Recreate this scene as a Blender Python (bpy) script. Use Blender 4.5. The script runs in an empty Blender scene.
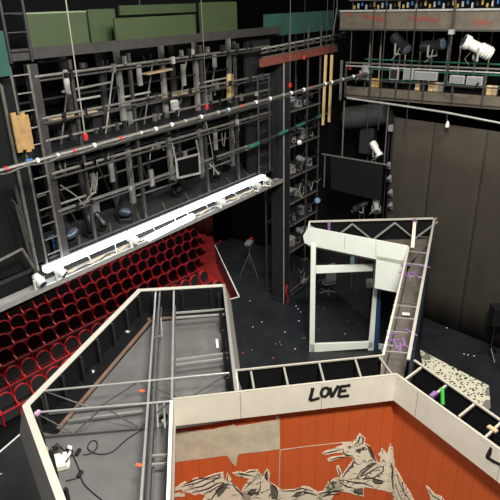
import bpy, bmesh, math, random
from mathutils import Vector, Matrix
random.seed(7)
S = bpy.context.scene
COL = S.collection
R = math.radians

# ------------------------------------------------------------------ camera
F_PX = 560.0
TH, ROLL, AZ, CAM_H = R(24), R(-1.5), R(37), 10.0
fw = Vector((math.cos(AZ)*math.cos(TH), math.sin(AZ)*math.cos(TH), -math.sin(TH)))
r0 = Vector((math.sin(AZ), -math.cos(AZ), 0)); u0 = r0.cross(fw)
rt = math.cos(ROLL)*r0 + math.sin(ROLL)*u0
up = -math.sin(ROLL)*r0 + math.cos(ROLL)*u0
CP = Vector((0, 0, CAM_H))
cd = bpy.data.cameras.new('camera'); cam = bpy.data.objects.new('camera', cd); COL.objects.link(cam)
cd.sensor_width = 36; cd.lens = 36*F_PX/500; cd.clip_end = 200; cd.clip_start = .05
m = Matrix((rt, up, -fw)).transposed().to_4x4(); m.translation = CP
cam.matrix_world = m
S.camera = cam

# ------------------------------------------------------------------ light
W = bpy.data.worlds.new('world'); S.world = W; W.use_nodes = True
W.node_tree.nodes['Background'].inputs[0].default_value = (.05, .055, .06, 1)
W.node_tree.nodes['Background'].inputs[1].default_value = 0.3

def area(name, loc, target, size, power, color=(1, 1, 1)):
    l = bpy.data.lights.new(name, 'AREA'); l.shape = 'SQUARE'; l.size = size; l.energy = power; l.color = color
    o = bpy.data.objects.new(name, l); COL.objects.link(o); o.location = loc
    o.rotation_euler = (Vector(target)-Vector(loc)).to_track_quat('-Z', 'Y').to_euler()
    return o
area('work_or_fill_light', (7.5, 3.0, 14.5), (7.5, 5.0, 0), 2.5, 950, (1, .96, .9))
area('work_or_fill_light', (1.6, -1.0, 15.0), (7, 4, 2.5), 1.6, 2700, (1, .95, .87))
area('work_or_fill_light', (11.5, 1.0, 13.5), (17, 4.5, 1.5), 1.5, 620, (1, .93, .8))
area('work_or_fill_light', (6.0, 2.0, 14.0), (10.5, 11, 7), 2.0, 750, (1, .96, .9))
area('work_or_fill_light', (-1.5, 9.0, 13.0), (5, 8, 3.5), 1.5, 420, (.95, .97, 1))  # unseen fill, added to brighten the left fascia of the roof piece
area('house_light', (12.0, 17.0, 9.0), (12, 16.0, -.5), 3.0, 700, (1, .97, .93))
S.view_settings.view_transform = 'Standard'
S.view_settings.look = 'None'
S.view_settings.gamma = 1
S.view_settings.use_curve_mapping = False
S.view_settings.exposure = 0.0

# ------------------------------------------------------------------ pixel helper
AX = {'x': 0, 'y': 1, 'z': 2}
def ray(px, py): return fw + (px-250)/F_PX*rt - (py-250)/F_PX*up
def at(px, py, ax, v):
    """the world point seen at a pixel, on the plane ax = v"""
    d = ray(px, py); i = AX[ax]; return CP + d*((v-CP[i])/d[i])
def atp(px, py, p0, n):
    """the world point seen at a pixel, on the plane through p0 with normal n"""
    d = ray(px, py); return CP + d*((p0-CP).dot(n)/d.dot(n))

# ------------------------------------------------------------------ materials
def lin(c):
    return tuple(((v/255)/12.92 if v/255 <= .04045 else (((v/255)+.055)/1.055)**2.4) for v in c)
def mat(name, rgb, rough=.6, metal=0., noise=.0, nscale=4., emit=None, spec=.5, bump=0.):
    m = bpy.data.materials.new(name); m.use_nodes = True; nt = m.node_tree; b = nt.nodes['Principled BSDF']
    c = lin(rgb); b.inputs['Base Color'].default_value = (*c, 1)
    b.inputs['Roughness'].default_value = rough; b.inputs['Metallic'].default_value = metal
    b.inputs['Specular IOR Level'].default_value = spec
    if noise or bump:
        tc = nt.nodes.new('ShaderNodeTexCoord'); n = nt.nodes.new('ShaderNodeTexNoise')
        n.inputs['Scale'].default_value = nscale; n.inputs['Detail'].default_value = 6; n.inputs['Roughness'].default_value = .65
        nt.links.new(tc.outputs['Object'], n.inputs['Vector'])
    if noise:
        r = nt.nodes.new('ShaderNodeValToRGB'); r.color_ramp.elements[0].position = .3; r.color_ramp.elements[1].position = .7
        r.color_ramp.elements[0].color = (*[v*(1-noise) for v in c], 1)
        r.color_ramp.elements[1].color = (*[min(1, v*(1+noise)) for v in c], 1)
        nt.links.new(n.outputs['Fac'], r.inputs[0]); nt.links.new(r.outputs[0], b.inputs['Base Color'])
    if bump:
        bp = nt.nodes.new('ShaderNodeBump'); bp.inputs['Strength'].default_value = bump; bp.inputs['Distance'].default_value = .02
        nt.links.new(n.outputs['Fac'], bp.inputs['Height']); nt.links.new(bp.outputs[0], b.inputs['Normal'])
    if emit:
        b.inputs['Emission Color'].default_value = (*lin(rgb), 1); b.inputs['Emission Strength'].default_value = emit
    return m
M = dict(
    stage=mat('stage_black', (32, 34, 37), .38, noise=.35, nscale=1.2, spec=.35),
    carpet=mat('red_carpet', (150, 28, 24), .95, noise=.25, nscale=1.5),
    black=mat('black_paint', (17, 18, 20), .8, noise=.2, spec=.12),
    void=mat('house_black', (9, 10, 12), .95, spec=.05),
    drape=mat('drape_cloth', (56, 52, 46), .95, noise=.12, spec=.15, nscale=1.5),
    bdrape=mat('black_velvet', (22, 22, 26), 1., noise=.2, spec=.05),
    rdrape=mat('dark_red_velvet', (80, 14, 18), .95),
    gallery=mat('warm_grey_steel', (86, 79, 68), .6, .2, noise=.25, nscale=4),
    steel=mat('painted_steel', (56, 55, 54), .5, .3, noise=.25, nscale=5),
    dsteel=mat('dark_steel', (36, 36, 39), .5, .3, noise=.25, nscale=5),
    tube=mat('worn_tube', (106, 105, 100), .4, .5, noise=.3, nscale=9),
    lgrey=mat('light_grey_metal', (150, 150, 146), .45, .3, noise=.15),
    alu=mat('aluminium', (178, 178, 174), .35, .6, noise=.12, nscale=8),
    cream=mat('cream_scenery', (214, 209, 193), .8, noise=.07, nscale=3),
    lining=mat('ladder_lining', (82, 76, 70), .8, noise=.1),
    dcream=mat('dimmed_cream', (150, 146, 134), .8, noise=.08),  # cream darkened in the colour to offset strong overhead light on the tops
    creamtop=mat('cream_edge', (172, 170, 158), .7, noise=.06, nscale=4),
    white=mat('white_window_paint', (216, 221, 212), .5, noise=.04),
    fascia=mat('grey_scenery_side', (126, 122, 116), .8, noise=.06),
    roof=mat('grey_roof_panel', (88, 87, 86), .55, noise=.18, nscale=1.6),
    truss=mat('truss_steel', (104, 104, 103), .35, .5, noise=.2, nscale=8),
    wood=mat('pale_timber', (186, 160, 112), .7, noise=.15, nscale=6),
    wood2=mat('tan_timber', (160, 138, 110), .7, noise=.15, nscale=6),
    rawwood=mat('raw_planks', (140, 112, 70), .8, noise=.3, nscale=7),
    rust=mat('rusty_wood', (104, 82, 68), .8, noise=.25, nscale=6),
    green=mat('green_board', (44, 57, 31), .6, noise=.12, nscale=2.5),
    greenedge=mat('pale_green_edge', (96, 112, 86), .8, noise=.2, nscale=9),
    teal=mat('teal_cloth', (22, 62, 54), .9, noise=.2),
    tealtape=mat('teal_net', (20, 92, 74), .8, noise=.2),
    red=mat('seat_red', (216, 34, 42), .45, noise=.1),
    beamred=mat('red_beam', (104, 56, 46), .6, noise=.15),
    seat=mat('seat_black', (44, 45, 48), .9, noise=.25, nscale=30),
    paper=mat('drawing_paper', (206, 196, 168), .9, noise=.1, nscale=5),
    torn=mat('torn_paper', (196, 186, 162), .9, noise=.18, nscale=4),
    ink=mat('ink', (34, 32, 30), .9),
    wash=mat('grey_wash', (98, 91, 80), .9, noise=.2, nscale=9),
    spray=mat('black_spray', (14, 14, 14), .8),
    plastic=mat('black_plastic', (24, 24, 26), .35),
    gplastic=mat('grey_plastic', (112, 114, 116), .4),
    whitem=mat('white_metal', (206, 206, 200), .4, .1),
    lens=mat('lens_glass', (70, 80, 96), .1, .3),
    purple=mat('purple_strap', (112, 76, 130), .7),
    pink=mat('pink_tape', (206, 150, 190), .7),
    orange_t=mat('orange_tape', (224, 84, 40), .7),
    gtape=mat('green_tape', (60, 170, 60), .7),
    whitet=mat('white_tape', (222, 222, 214), .7),
    blue=mat('blue_paint', (30, 62, 96), .6),
    bluepl=mat('blue_plastic', (40, 92, 150), .4),
    skyp=mat('pale_blue_case', (140, 168, 186), .5),
    cable=mat('black_cable', (24, 24, 25), .5),
    cord=mat('pale_rope', (122, 118, 108), .7),
    redp=mat('red_plastic', (150, 28, 28), .5),
    gold=mat('yellow_paint', (150, 124, 48), .5),
    lamp=mat('fluorescent', (236, 244, 255), .5, emit=7.0),
    lamp2=mat('fluorescent_soft', (240, 246, 255), .5, emit=4.0),
    screenblue=mat('blue_screen', (110, 130, 160), .3, emit=.25),
)
def striped(name, rgb, dirx, diry, pitch, dark=.72, rough=.8, w=.05):
    """board seams: thin darker lines every `pitch` metres along a horizontal direction"""
    m = mat(name, rgb, rough, noise=.07, nscale=2.2); nt = m.node_tree; b = nt.nodes['Principled BSDF']
    src = b.inputs['Base Color'].links[0].from_socket
    tc = nt.nodes.new('ShaderNodeTexCoord'); d = nt.nodes.new('ShaderNodeVectorMath'); d.operation = 'DOT_PRODUCT'
    d.inputs[1].default_value = (dirx/pitch, diry/pitch, 0); nt.links.new(tc.outputs['Object'], d.inputs[0])
    fr = nt.nodes.new('ShaderNodeMath'); fr.operation = 'FRACT'; nt.links.new(d.outputs['Value'], fr.inputs[0])
    lt = nt.nodes.new('ShaderNodeMath'); lt.operation = 'LESS_THAN'; lt.inputs[1].default_value = w; nt.links.new(fr.outputs[0], lt.inputs[0])
    mx = nt.nodes.new('ShaderNodeMix'); mx.data_type = 'RGBA'; nt.links.new(lt.outputs[0], mx.inputs[0])
    nt.links.new(src, mx.inputs[6]); mx.inputs[7].default_value = (*[v*dark for v in lin(rgb)], 1)
    nt.links.new(mx.outputs[2], b.inputs['Base Color'])
    return m
def speckled():
    m = mat('speckled_board', (208, 204, 184), .6); nt = m.node_tree; b = nt.nodes['Principled BSDF']
    tc = nt.nodes.new('ShaderNodeTexCoord'); v = nt.nodes.new('ShaderNodeTexVoronoi'); v.inputs['Scale'].default_value = 11
    nt.links.new(tc.outputs['Object'], v.inputs['Vector'])
    lt = nt.nodes.new('ShaderNodeMath'); lt.operation = 'LESS_THAN'; lt.inputs[1].default_value = .36
    nt.links.new(v.outputs['Distance'], lt.inputs[0])
    mx = nt.nodes.new('ShaderNodeMix'); mx.data_type = 'RGBA'; nt.links.new(lt.outputs[0], mx.inputs[0])
    mx.inputs[6].default_value = (*lin((208, 204, 184)), 1); mx.inputs[7].default_value = (*lin((34, 32, 30)), 1)
    n = nt.nodes.new('ShaderNodeTexNoise'); n.inputs['Scale'].default_value = .8; nt.links.new(tc.outputs['Object'], n.inputs['Vector'])
    gt = nt.nodes.new('ShaderNodeMath'); gt.operation = 'GREATER_THAN'; gt.inputs[1].default_value = .6; nt.links.new(n.outputs['Fac'], gt.inputs[0])
    m2 = nt.nodes.new('ShaderNodeMix'); m2.data_type = 'RGBA'; nt.links.new(gt.outputs[0], m2.inputs[0])
    nt.links.new(mx.outputs[2], m2.inputs[6]); m2.inputs[7].default_value = (*lin((120, 116, 110)), 1)
    nt.links.new(m2.outputs[2], b.inputs['Base Color'])
    return m
def sketch():
    m = mat('drawn_paper', (226, 218, 194), .9, noise=.08, nscale=3); nt = m.node_tree; b = nt.nodes['Principled BSDF']
    src = b.inputs['Base Color'].links[0].from_socket
    tc = nt.nodes.new('ShaderNodeTexCoord'); w = nt.nodes.new('ShaderNodeTexWave'); w.inputs['Scale'].default_value = 4.5
    w.inputs['Distortion'].default_value = 9; w.inputs['Detail'].default_value = 3; w.inputs['Detail Scale'].default_value = 1.6; w.bands_direction = 'DIAGONAL'
    n = nt.nodes.new('ShaderNodeTexNoise'); n.inputs['Scale'].default_value = 5; n.inputs['Detail'].default_value = 3
    nt.links.new(tc.outputs['Object'], w.inputs['Vector']); nt.links.new(tc.outputs['Object'], n.inputs['Vector'])
    r1 = nt.nodes.new('ShaderNodeValToRGB'); r1.color_ramp.elements[0].position = .06; r1.color_ramp.elements[1].position = .22
    r1.color_ramp.elements[0].color = (1, 1, 1, 1); r1.color_ramp.elements[1].color = (0, 0, 0, 1)
    r2 = nt.nodes.new('ShaderNodeValToRGB'); r2.color_ramp.elements[0].position = .48; r2.color_ramp.elements[1].position = .6
    nt.links.new(w.outputs['Fac'], r1.inputs[0]); nt.links.new(n.outputs['Fac'], r2.inputs[0])
    mu = nt.nodes.new('ShaderNodeMath'); mu.operation = 'MULTIPLY'; nt.links.new(r1.outputs[0], mu.inputs[0]); nt.links.new(r2.outputs[0], mu.inputs[1])
    mx = nt.nodes.new('ShaderNodeMix'); mx.data_type = 'RGBA'; nt.links.new(mu.outputs[0], mx.inputs[0]); nt.links.new(src, mx.inputs[6])
    mx.inputs[7].default_value = (*lin((52, 48, 42)), 1); nt.links.new(mx.outputs[2], b.inputs['Base Color']); return m
M['paper'] = sketch()
M['speckle'] = speckled()
def glass():
    m = bpy.data.materials.new('window_glass'); m.use_nodes = True; nt = m.node_tree
    for n in list(nt.nodes):
        if n.type == 'BSDF_PRINCIPLED': nt.nodes.remove(n)
    out = [n for n in nt.nodes if n.type == 'OUTPUT_MATERIAL'][0]
    t = nt.nodes.new('ShaderNodeBsdfTransparent'); t.inputs[0].default_value = (.9, .93, .93, 1)
    g = nt.nodes.new('ShaderNodeBsdfGlossy'); g.inputs['Roughness'].default_value = .05
    mx = nt.nodes.new('ShaderNodeMixShader'); mx.inputs[0].default_value = .06
    nt.links.new(t.outputs[0], mx.inputs[1]); nt.links.new(g.outputs[0], mx.inputs[2]); nt.links.new(mx.outputs[0], out.inputs[0])
    return m
M['glass'] = glass()

# ------------------------------------------------------------------ mesh builder
class MB:
    def __init__(s): s.b = bmesh.new()
    def box(s, c, size, rz=0., rot=None):
        mt = Matrix.Translation(Vector(c)) @ (rot.to_4x4() if rot else Matrix.Rotation(rz, 4, 'Z')) @ Matrix.Diagonal((*size, 1))
        bmesh.ops.create_cube(s.b, size=1, matrix=mt); return s
    def bar(s, a, b, w, h=None):
        """square bar between two points, w wide, h high"""
        a, b = Vector(a), Vector(b); d = b-a; L = d.length
        if L < 1e-6: return s
        x = d/L; z = Vector((0, 0, 1))
        if abs(x.z) > .98: z = Vector((0, 1, 0))
        y = z.cross(x).normalized(); z = x.cross(y)
        mt = Matrix((x, y, z)).transposed().to_4x4(); mt.translation = (a+b)/2
        bmesh.ops.create_cube(s.b, size=1, matrix=mt @ Matrix.Diagonal((L, w, h or w, 1))); return s
    def tube(s, pts, r, n=8):
        pts = [Vector(p) for p in pts]; rings = []
        for i, p in enumerate(pts):
            d = (pts[min(i+1, len(pts)-1)]-pts[max(i-1, 0)]).normalized()
            a = Vector((0, 0, 1)) if abs(d.z) < .9 else Vector((1, 0, 0))
            x = d.cross(a).normalized(); y = d.cross(x)
            rings.append([s.b.verts.new(p+(x*math.cos(2*math.pi*k/n)+y*math.sin(2*math.pi*k/n))*r) for k in range(n)])
        for A, B in zip(rings, rings[1:]):
            for k in range(n): s.b.faces.new((A[k], A[(k+1) % n], B[(k+1) % n], B[k]))
        s.b.faces.new(rings[0][::-1]); s.b.faces.new(rings[-1]); return s
    def prism(s, poly, off):
        """a flat outline (3D points) thickened by the vector off"""
        off = Vector(off); A = [s.b.verts.new(Vector(p)) for p in poly]; B = [s.b.verts.new(Vector(p)+off) for p in poly]
        n = len(A); s.b.faces.new(A[::-1]); s.b.faces.new(B)
        for k in range(n): s.b.faces.new((A[k], A[(k+1) % n], B[(k+1) % n], B[k]))
        return s
    def slab(s, xy, z0, z1): return s.prism([(p[0], p[1], z0) for p in xy], (0, 0, z1-z0))
    def lathe(s, prof, o=(0, 0, 0), axis=(0, 0, 1), n=20):
        o = Vector(o); z = Vector(axis).normalized(); a = Vector((1, 0, 0)) if abs(z.x) < .9 else Vector((0, 1, 0))
        x = z.cross(a).normalized(); y = z.cross(x); rings = []
        for r, h in prof:
            rings.append([s.b.verts.new(o+z*h+(x*math.cos(2*math.pi*k/n)+y*math.sin(2*math.pi*k/n))*max(r, 1e-4)) for k in range(n)])
        for A, B in zip(rings, rings[1:]):
            for k in range(n): s.b.faces.new((A[k], A[(k+1) % n], B[(k+1) % n], B[k]))
        s.b.faces.new(rings[0][::-1]); s.b.faces.new(rings[-1]); return s
    def wall(s, a, b, z0, z1, t):
        """vertical board from a to b (xy), thickness t centred"""
        a, b = Vector((*a[:2], 0)), Vector((*b[:2], 0)); d = (b-a).normalized(); n = Vector((-d.y, d.x, 0))*t/2
        return s.slab([a+n, a-n, b-n, b+n], z0, z1)
    def ribbon(s, pts, w, nrm, t=.004):
        """flat painted stroke on a plane of normal nrm"""
        pts = [Vector(p) for p in pts]; nrm = Vector(nrm); L = []; Rr = []
        for i, p in enumerate(pts):
            d = (pts[min(i+1, len(pts)-1)]-pts[max(i-1, 0)]).normalized(); sd = nrm.cross(d).normalized()
            ww = w[i] if isinstance(w, (list, tuple)) else w
            L.append(p+sd*ww/2); Rr.append(p-sd*ww/2)
        for i in range(len(pts)-1): s.prism([L[i], L[i+1], Rr[i+1], Rr[i]], nrm*t)
        return s
    def build(s, name, mt, parent=None, bevel=0, smooth=False):
        bmesh.ops.recalc_face_normals(s.b, faces=s.b.faces)
        big = [f for f in s.b.faces if len(f.verts) > 4]
        if big: bmesh.ops.triangulate(s.b, faces=big)
        me = bpy.data.meshes.new(name); s.b.to_mesh(me); s.b.free(); me.materials.append(mt)
        o = bpy.data.objects.new(name, me); COL.objects.link(o)
        if smooth:
            for p in me.polygons: p.use_smooth = True
            try: me.set_sharp_from_angle(angle=R(40))
            except Exception: pass
        if bevel:
            b = o.modifiers.new('bevel', 'BEVEL'); b.width = bevel; b.segments = 2; b.limit_method = 'ANGLE'
        if parent is not None:
            o.parent = parent; o.matrix_parent_inverse = Matrix.Translation(-parent.location) if parent.get('_w') else Matrix()
        return o
def thing(name, label, cat, loc=(0, 0, 0), rz=0., group=None, world=False):
    """Empty at the thing's base; world=True: parts are given in world coordinates"""
    o = bpy.data.objects.new(name, None); COL.objects.link(o); o.location = loc; o.rotation_euler = (0, 0, rz)
    o.empty_display_size = .1
    o['label'] = label; o['category'] = cat
    if group: o['group'] = group
    if world: o['_w'] = 1
    return o
def tag(o, label, cat, group=None, kind=None):
    o['label'] = label; o['category'] = cat
    if group: o['group'] = group
    if kind: o['kind'] = kind
    return o
def struct(o): o['kind'] = 'structure'; return o
def copy_tree(root, loc, rz=0., label=None):
    r = root.copy(); COL.objects.link(r); r.location = loc; r.rotation_euler = (0, 0, rz)
    if label: r['label'] = label
    for ch in root.children:
        c = ch.copy(); COL.objects.link(c); c.parent = r; c.matrix_parent_inverse = ch.matrix_parent_inverse.copy()
        for g in ch.children:
            d = g.copy(); COL.objects.link(d); d.parent = c; d.matrix_parent_inverse = g.matrix_parent_inverse.copy()
    return r
ORD = ['front', 'second', 'third', 'fourth', 'fifth', 'sixth', 'seventh', 'eighth', 'ninth', 'tenth', 'eleventh', 'twelfth',
       'thirteenth', 'fourteenth', 'fifteenth', 'sixteenth', 'seventeenth', 'eighteenth', 'nineteenth', 'twentieth',
       'twenty-first', 'twenty-second', 'twenty-third', 'twenty-fourth', 'twenty-fifth', 'twenty-sixth', 'twenty-seventh']

# ================================================================== THE HOUSE
HF = -.9        # auditorium floor
stage_xy = [(-4, -5), (24, -5), (24, 15.15), (17.5, 15.15), (14.28, 11.32), (13.85, 11.55), (5.42, 11.57), (4.71, 11.42), (-4, 9.6)]
struct(MB().slab(stage_xy, -1.0, 0).build('floor', M['stage']))
struct(MB().slab([(-4, 9), (24, 9), (24, 26), (-4, 26)], -1.2, HF).build('floor_auditorium', M['black']))
struct(MB().slab([(13.0, 11.6), (17.6, 11.6), (17.7, 15.3), (24, 15.3), (24, 26), (19.3, 26), (19.3, 18.2), (17.9, 17.0), (16.0, 14.9), (7, 15.45), (7, 14.75), (15.2, 14.1), (13.0, 13.9)], HF, HF+.012).build('floor_carpet', M['carpet']))
e = MB(); pts = [(-4, 9.6, .006), (4.71, 11.42, .006), (5.42, 11.57, .006), (13.85, 11.55, .006), (14.28, 11.32, .006), (17.5, 15.15, .006)]
for a, b in zip(pts, pts[1:]): e.bar(a, b, .045, .012)
struct(e.build('trim_1', M['whitet']))
struct(MB().wall((-4, -5.1), (24, -5.1), -1.2, 17, .2).build('wall_near', M['void']))
struct(MB().wall((-4.1, -5), (-4.1, 26), -1.2, 17, .2).build('wall_left', M['void']))
struct(MB().wall((-4, 26.1), (24, 26.1), -1.2, 17, .2).build('wall_back', M['void']))
struct(MB().wall((24.1, -5), (24.1, 26), -1.2, 17, .2).build('wall_right', M['void']))
struct(MB().slab([(-4, -5), (24, -5), (24, 26), (-4, 26)], 17, 17.2).build('ceiling', M['void']))
# wall over the proscenium opening, behind the bridge
struct(MB().wall((-4, 11.75), (14.9, 11.75), 4.9, 17, .2).build('wall_proscenium', M['void']))
# wall beside the stalls
struct(MB().wall((20.3, 15.3), (20.3, 26), HF, 6, .2).build('wall_side', M['bdrape']))

def drape(name, label, p0, p1, z0, z1, mt, n, amp, cat='curtain', group=None, wobble=0.):
    p0, p1 = Vector((*p0, 0)), Vector((*p1, 0)); d = p1-p0; L = d.length; d.normalize(); nn = Vector((-d.y, d.x, 0))
    b = bmesh.new(); steps = n*8; rows = 5; V = []
    for j in range(rows+1):
        z = z0+(z1-z0)*j/rows; row = []
        for i in range(steps+1):
            t = i/steps; o = amp*math.sin(t*n*2*math.pi)+wobble*math.sin(t*5.1+j*.6)
            q = p0+d*(L*t)+nn*o; row.append(b.verts.new((q.x, q.y, z)))
        V.append(row)
    for j in range(rows):
        for i in range(steps): b.faces.new((V[j][i], V[j][i+1], V[j+1][i+1], V[j+1][i]))
    mb = MB(); mb.b.free(); mb.b = b
    o = mb.build(name, mt, smooth=True)
    sm = o.modifiers.new('cloth', 'SOLIDIFY'); sm.thickness = .012; sm.offset = 0
    return tag(o, label, cat, group)
drape('stage_curtain', 'black pleated curtain behind the tripod stand, under the end of the light bridge', (17.6, 15.3), (23.5, 15.3), 0.0, 6.2, M['bdrape'], 18, .06)
drape('wall_curtain', 'dark red pleated curtain at the far end of the red carpet aisle', (19.7, 16.4), (20.1, 22.5), HF, 4.0, M['rdrape'], 12, .07)
b_ = MB().wall((18.75, 20.2), (19.55, 19.2), HF, 1.1, .1).build('partition', M['wood2']); tag(b_, 'pale beige partition beyond the right end of the red seats', 'partition')

# ------------------------------------------------------------------ theatre seats
def make_seat():
    t = thing('theatre_seat', '', 'theatre seat', group='red framed theatre seats in rows')
    def pad(r, zc, zb, y, th):   # rounded plate in local XZ
        pl = [(-r, y, zb)]+[(-r*math.cos(a), y, zc+r*math.sin(a)) for a in [math.pi*k/14 for k in range(15)]]+[(r, y, zb)]
        return pl, (0, th, 0)
    a, o = pad(.222, .63, .42, .0, .06)
    MB().prism(a, o).build('backrest', M['seat'], t, bevel=.02)
    a, o = pad(.24, .63, .36, .062, .02)
    MB().prism(a, o).build('back_shell', M['red'], t)
    arc = [(-.25, -.2, .45), (-.252, -.06, .52)]+[(-.24*math.cos(q), .01+.03*math.sin(q), .63+.235*math.sin(q)) for q in [math.pi*k/12 for k in range(13)]]+[(.252, -.06, .52), (.25, -.2, .45)]
    MB().tube(arc, .016, 6).build('rim', M['red'], t, smooth=True)
    MB().box((0, -.1, .24), (.45, .24, .28)).build('seat_cushion', M['seat'], t, bevel=.03)
    MB().box((0, -.235, .445), (.52, .03, .03)).build('front_edge', M['red'], t)
    for s in (-1, 1): MB().box((s*.25, -.13, .22), (.016, .19, .44)).build('side_panel', M['red'], t)
    return t
seat0 = make_seat(); first = True
def cproj(p):
    d = Vector(p)-CP; z = d.dot(fw); return 250+F_PX*d.dot(rt)/z, 250-F_PX*d.dot(up)/z
rows = [(13.25, 14.9), (14.3, 15.25), (15.42, 15.65), (16.3, 16.65), (17.12, 17.65), (17.98, 18.55), (18.86, 18.6), (19.74, 18.4)]
for ri, (y9, xe) in enumerate(rows):
    k = 0; x = xe
    while True:
        y = y9-.067*(x-9); px, py = cproj((x, y-.1, HF+.6))
        if px < -14: break
        if not (py > 420 and px < 6):
            if k > 26: break
            lab = 'red framed black theatre seat, %s row from the stage, %s from the right aisle' % (ORD[ri], ORD[k] if k else 'first')
            if first: seat0.location = (x, y, HF); seat0.rotation_euler = (0, 0, R(-4)); seat0['label'] = lab; first = False
            else: copy_tree(seat0, (x, y, HF), R(-4), lab)
        x -= .52; k += 1

# ================================================================== THE STAGE SET
ZT = 4.0; ZB = 3.45
def V2(p): return Vector((p[0], p[1], 0))
A, B, C, D2, Fp = V2(at(22, 406, 'z', ZT)), V2(at(138, 289, 'z', ZT)), V2(at(225, 284, 'z', ZT)), V2(at(238, 391, 'z', ZT)), V2(at(173, 400, 'z', ZT))
bA = V2(at(56, 500, 'z', ZT)); bA = A+(bA-A)*1.5
bot = V2(at(170, 500, 'z', ZT)); bot = Fp+(bot-Fp)*1.35
G, Gr = V2(at(396, 375, 'z', ZT)), V2(at(500, 450.6, 'z', ZT)); Gr = G+(Gr-G)*1.6
Dk, Ek = V2(at(236, 370, 'z', ZT)), V2(at(382, 355, 'z', ZT))
Pk, PR = V2(at(415, 360, 'z', ZT)), V2(at(500, 419, 'z', ZT)); PR = Pk+(PR-Pk)*1.8
N_, K_, L_, Lf = V2(at(408, 247, 'z', ZT)), V2(at(435.6, 217.6, 'z', ZT)), V2(at(309, 221, 'z', ZT)), V2(at(308, 227, 'z', ZT))
Dk = Fp + (G-Fp)*.0 + (Dk-Fp)
def band(mb, path, inward, w, z0, z1):
    """mitred strip along a path; inward = +1/-1 side, w wide"""
    n = len(path); off = []
    for i, p in enumerate(path):
        ds = []
        if i > 0: ds.append((path[i]-path[i-1]).normalized())
        if i < n-1: ds.append((path[i+1]-path[i]).normalized())
        ns = [Vector((-d.y, d.x, 0))*inward for d in ds]
        if len(ns) == 2:
            b = (ns[0]+ns[1]).normalized(); off.append(p+b*(w/max(.3, b.dot(ns[0]))))
        else: off.append(p+ns[0]*w)
    for i in range(n-1): mb.slab([path[i], path[i+1], off[i+1], off[i]], z0, z1)
    return off
def V3(p, z): return Vector((p[0], p[1], z))

# --- roof piece
rf = thing('set_roof', 'large grey panelled scenery roof with cream rim and steel trusses, in the left foreground', 'stage scenery', (6.0, 6.3, 0), world=True)
outer = [bA, A, B, C, D2]
low = []; mb0 = MB(); low = band(mb0, outer, 1, .13, 0, 1); mb0.b.free(); mb = MB()
for i in range(len(outer)-1):
    a, b, c, d = V3(outer[i], ZT-.012), V3(outer[i+1], ZT-.012), V3(low[i+1], ZB-.02), V3(low[i], ZB-.02)
    nn_ = (b-a).cross(d-a).normalized(); nn_ = nn_ if nn_.z < 0 else -nn_
    mb.prism([a, b, c, d], nn_*.02)
mb.build('fascia', M['fascia'], rf)
mb = MB(); band(mb, [p+(Vector((6, 6.5, 0))-p).normalized()*.1 for p in outer], -1, .02, ZB-.02, ZT-.012); mb.build('inner_lining', M['black'], rf)
mb = MB(); band(mb, [A+(C-A).normalized()*.1, B-(B-V2((6, 6.5))).normalized()*.12, C], -1, .45, ZB-.03, ZB-.015); mb.build('gutter', M['black'], rf)
mb = MB(); band(mb, outer[:4], -1, .115, ZT-.012, ZT+.004); mb.build('rim', M['creamtop'], rf)
mb = MB(); band(mb, [C, D2], -1, .06, ZT-.012, ZT+.006); mb.build('rim', M['alu'], rf)
mb = MB(); band(mb, [C, D2], -1, .06, ZT-.3, ZT-.27); mb.build('lower_rim', M['truss'], rf)
mb = MB(); band(mb, [Fp, bot], -1, .05, ZT-.2, ZT+.002); mb.build('inner_rim', M['cream'], rf)
mb = MB(); mb.slab([bA, A, B, C, D2, Fp, bot], ZB-.06, ZB-.03); mb.build('roof_panel', M['roof'], rf)
# studs of the rim seen from inside
mb = MB()
for a, b, nn_ in ((A, B, 7), (B, C, 3), (C, D2, 5), (bA, A, 4)):
    d = (b-a).normalized(); n = Vector((d.y, -d.x, 0))
    for i in range(nn_):
        q = a+(b-a)*((i+.5)/nn_)+n*.16
        mb.bar(V3(q, ZB-.03), V3(q, ZT-.012), .05, .05)
mb.build('rim_stud', M['dsteel'], rf)
mb = MB()
for a, b in ((A, B), (B, C)):
    d = (b-a).normalized(); n = Vector((d.y, -d.x, 0)); mb.bar(V3(a+n*.45+d*.2, ZB), V3(b+n*.45-d*.2, ZB), .07, .03)
mb.build('bottom_plate', M['rust'], rf)
# diagonals of the rim truss B-C
mb = MB()
d = (C-B).normalized(); n = Vector((d.y, -d.x, 0))
for i in range(4):
    a = B+(C-B)*(i/4)+n*.1; b = B+(C-B)*((i+1)/4)+n*.1
    z = (ZT-.03, ZB+.02) if i % 2 else (ZB+.02, ZT-.03)
    mb.bar(V3(a, z[0]), V3(b, z[1]), .022)
mb.bar(V3(B+n*.1, ZB+.02), V3(C+n*.1, ZB+.02), .03)
mb.build('rim_brace', M['dsteel'], rf)
def truss(pa, pb, depth, nseg, name='truss', r=.018, mt=None):
    a, b = at(*pa, 'z', ZT-.03), at(*pb, 'z', ZT-.03); dz = Vector((0, 0, depth))
    mb = MB(); MB().tube([a, b], r*1.1).build('truss_chord', M['alu'], rf); mb.tube([a-dz, b-dz], r)
    for i in range(nseg+1):
        q = a+(b-a)*(i/nseg)
        if i in (0, nseg): mb.tube([q, q-dz], r*.8)
        if i < nseg:
            q2 = a+(b-a)*((i+1)/nseg)
            mb.tube([q-dz*(i % 2), q2-dz*((i+1) % 2)], r*.7)
    return mb.build(name, mt or M['truss'], rf)
truss((44, 391), (229, 373), .5, 4)
truss((35, 412.6), (170, 401.5), .5, 4)
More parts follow.
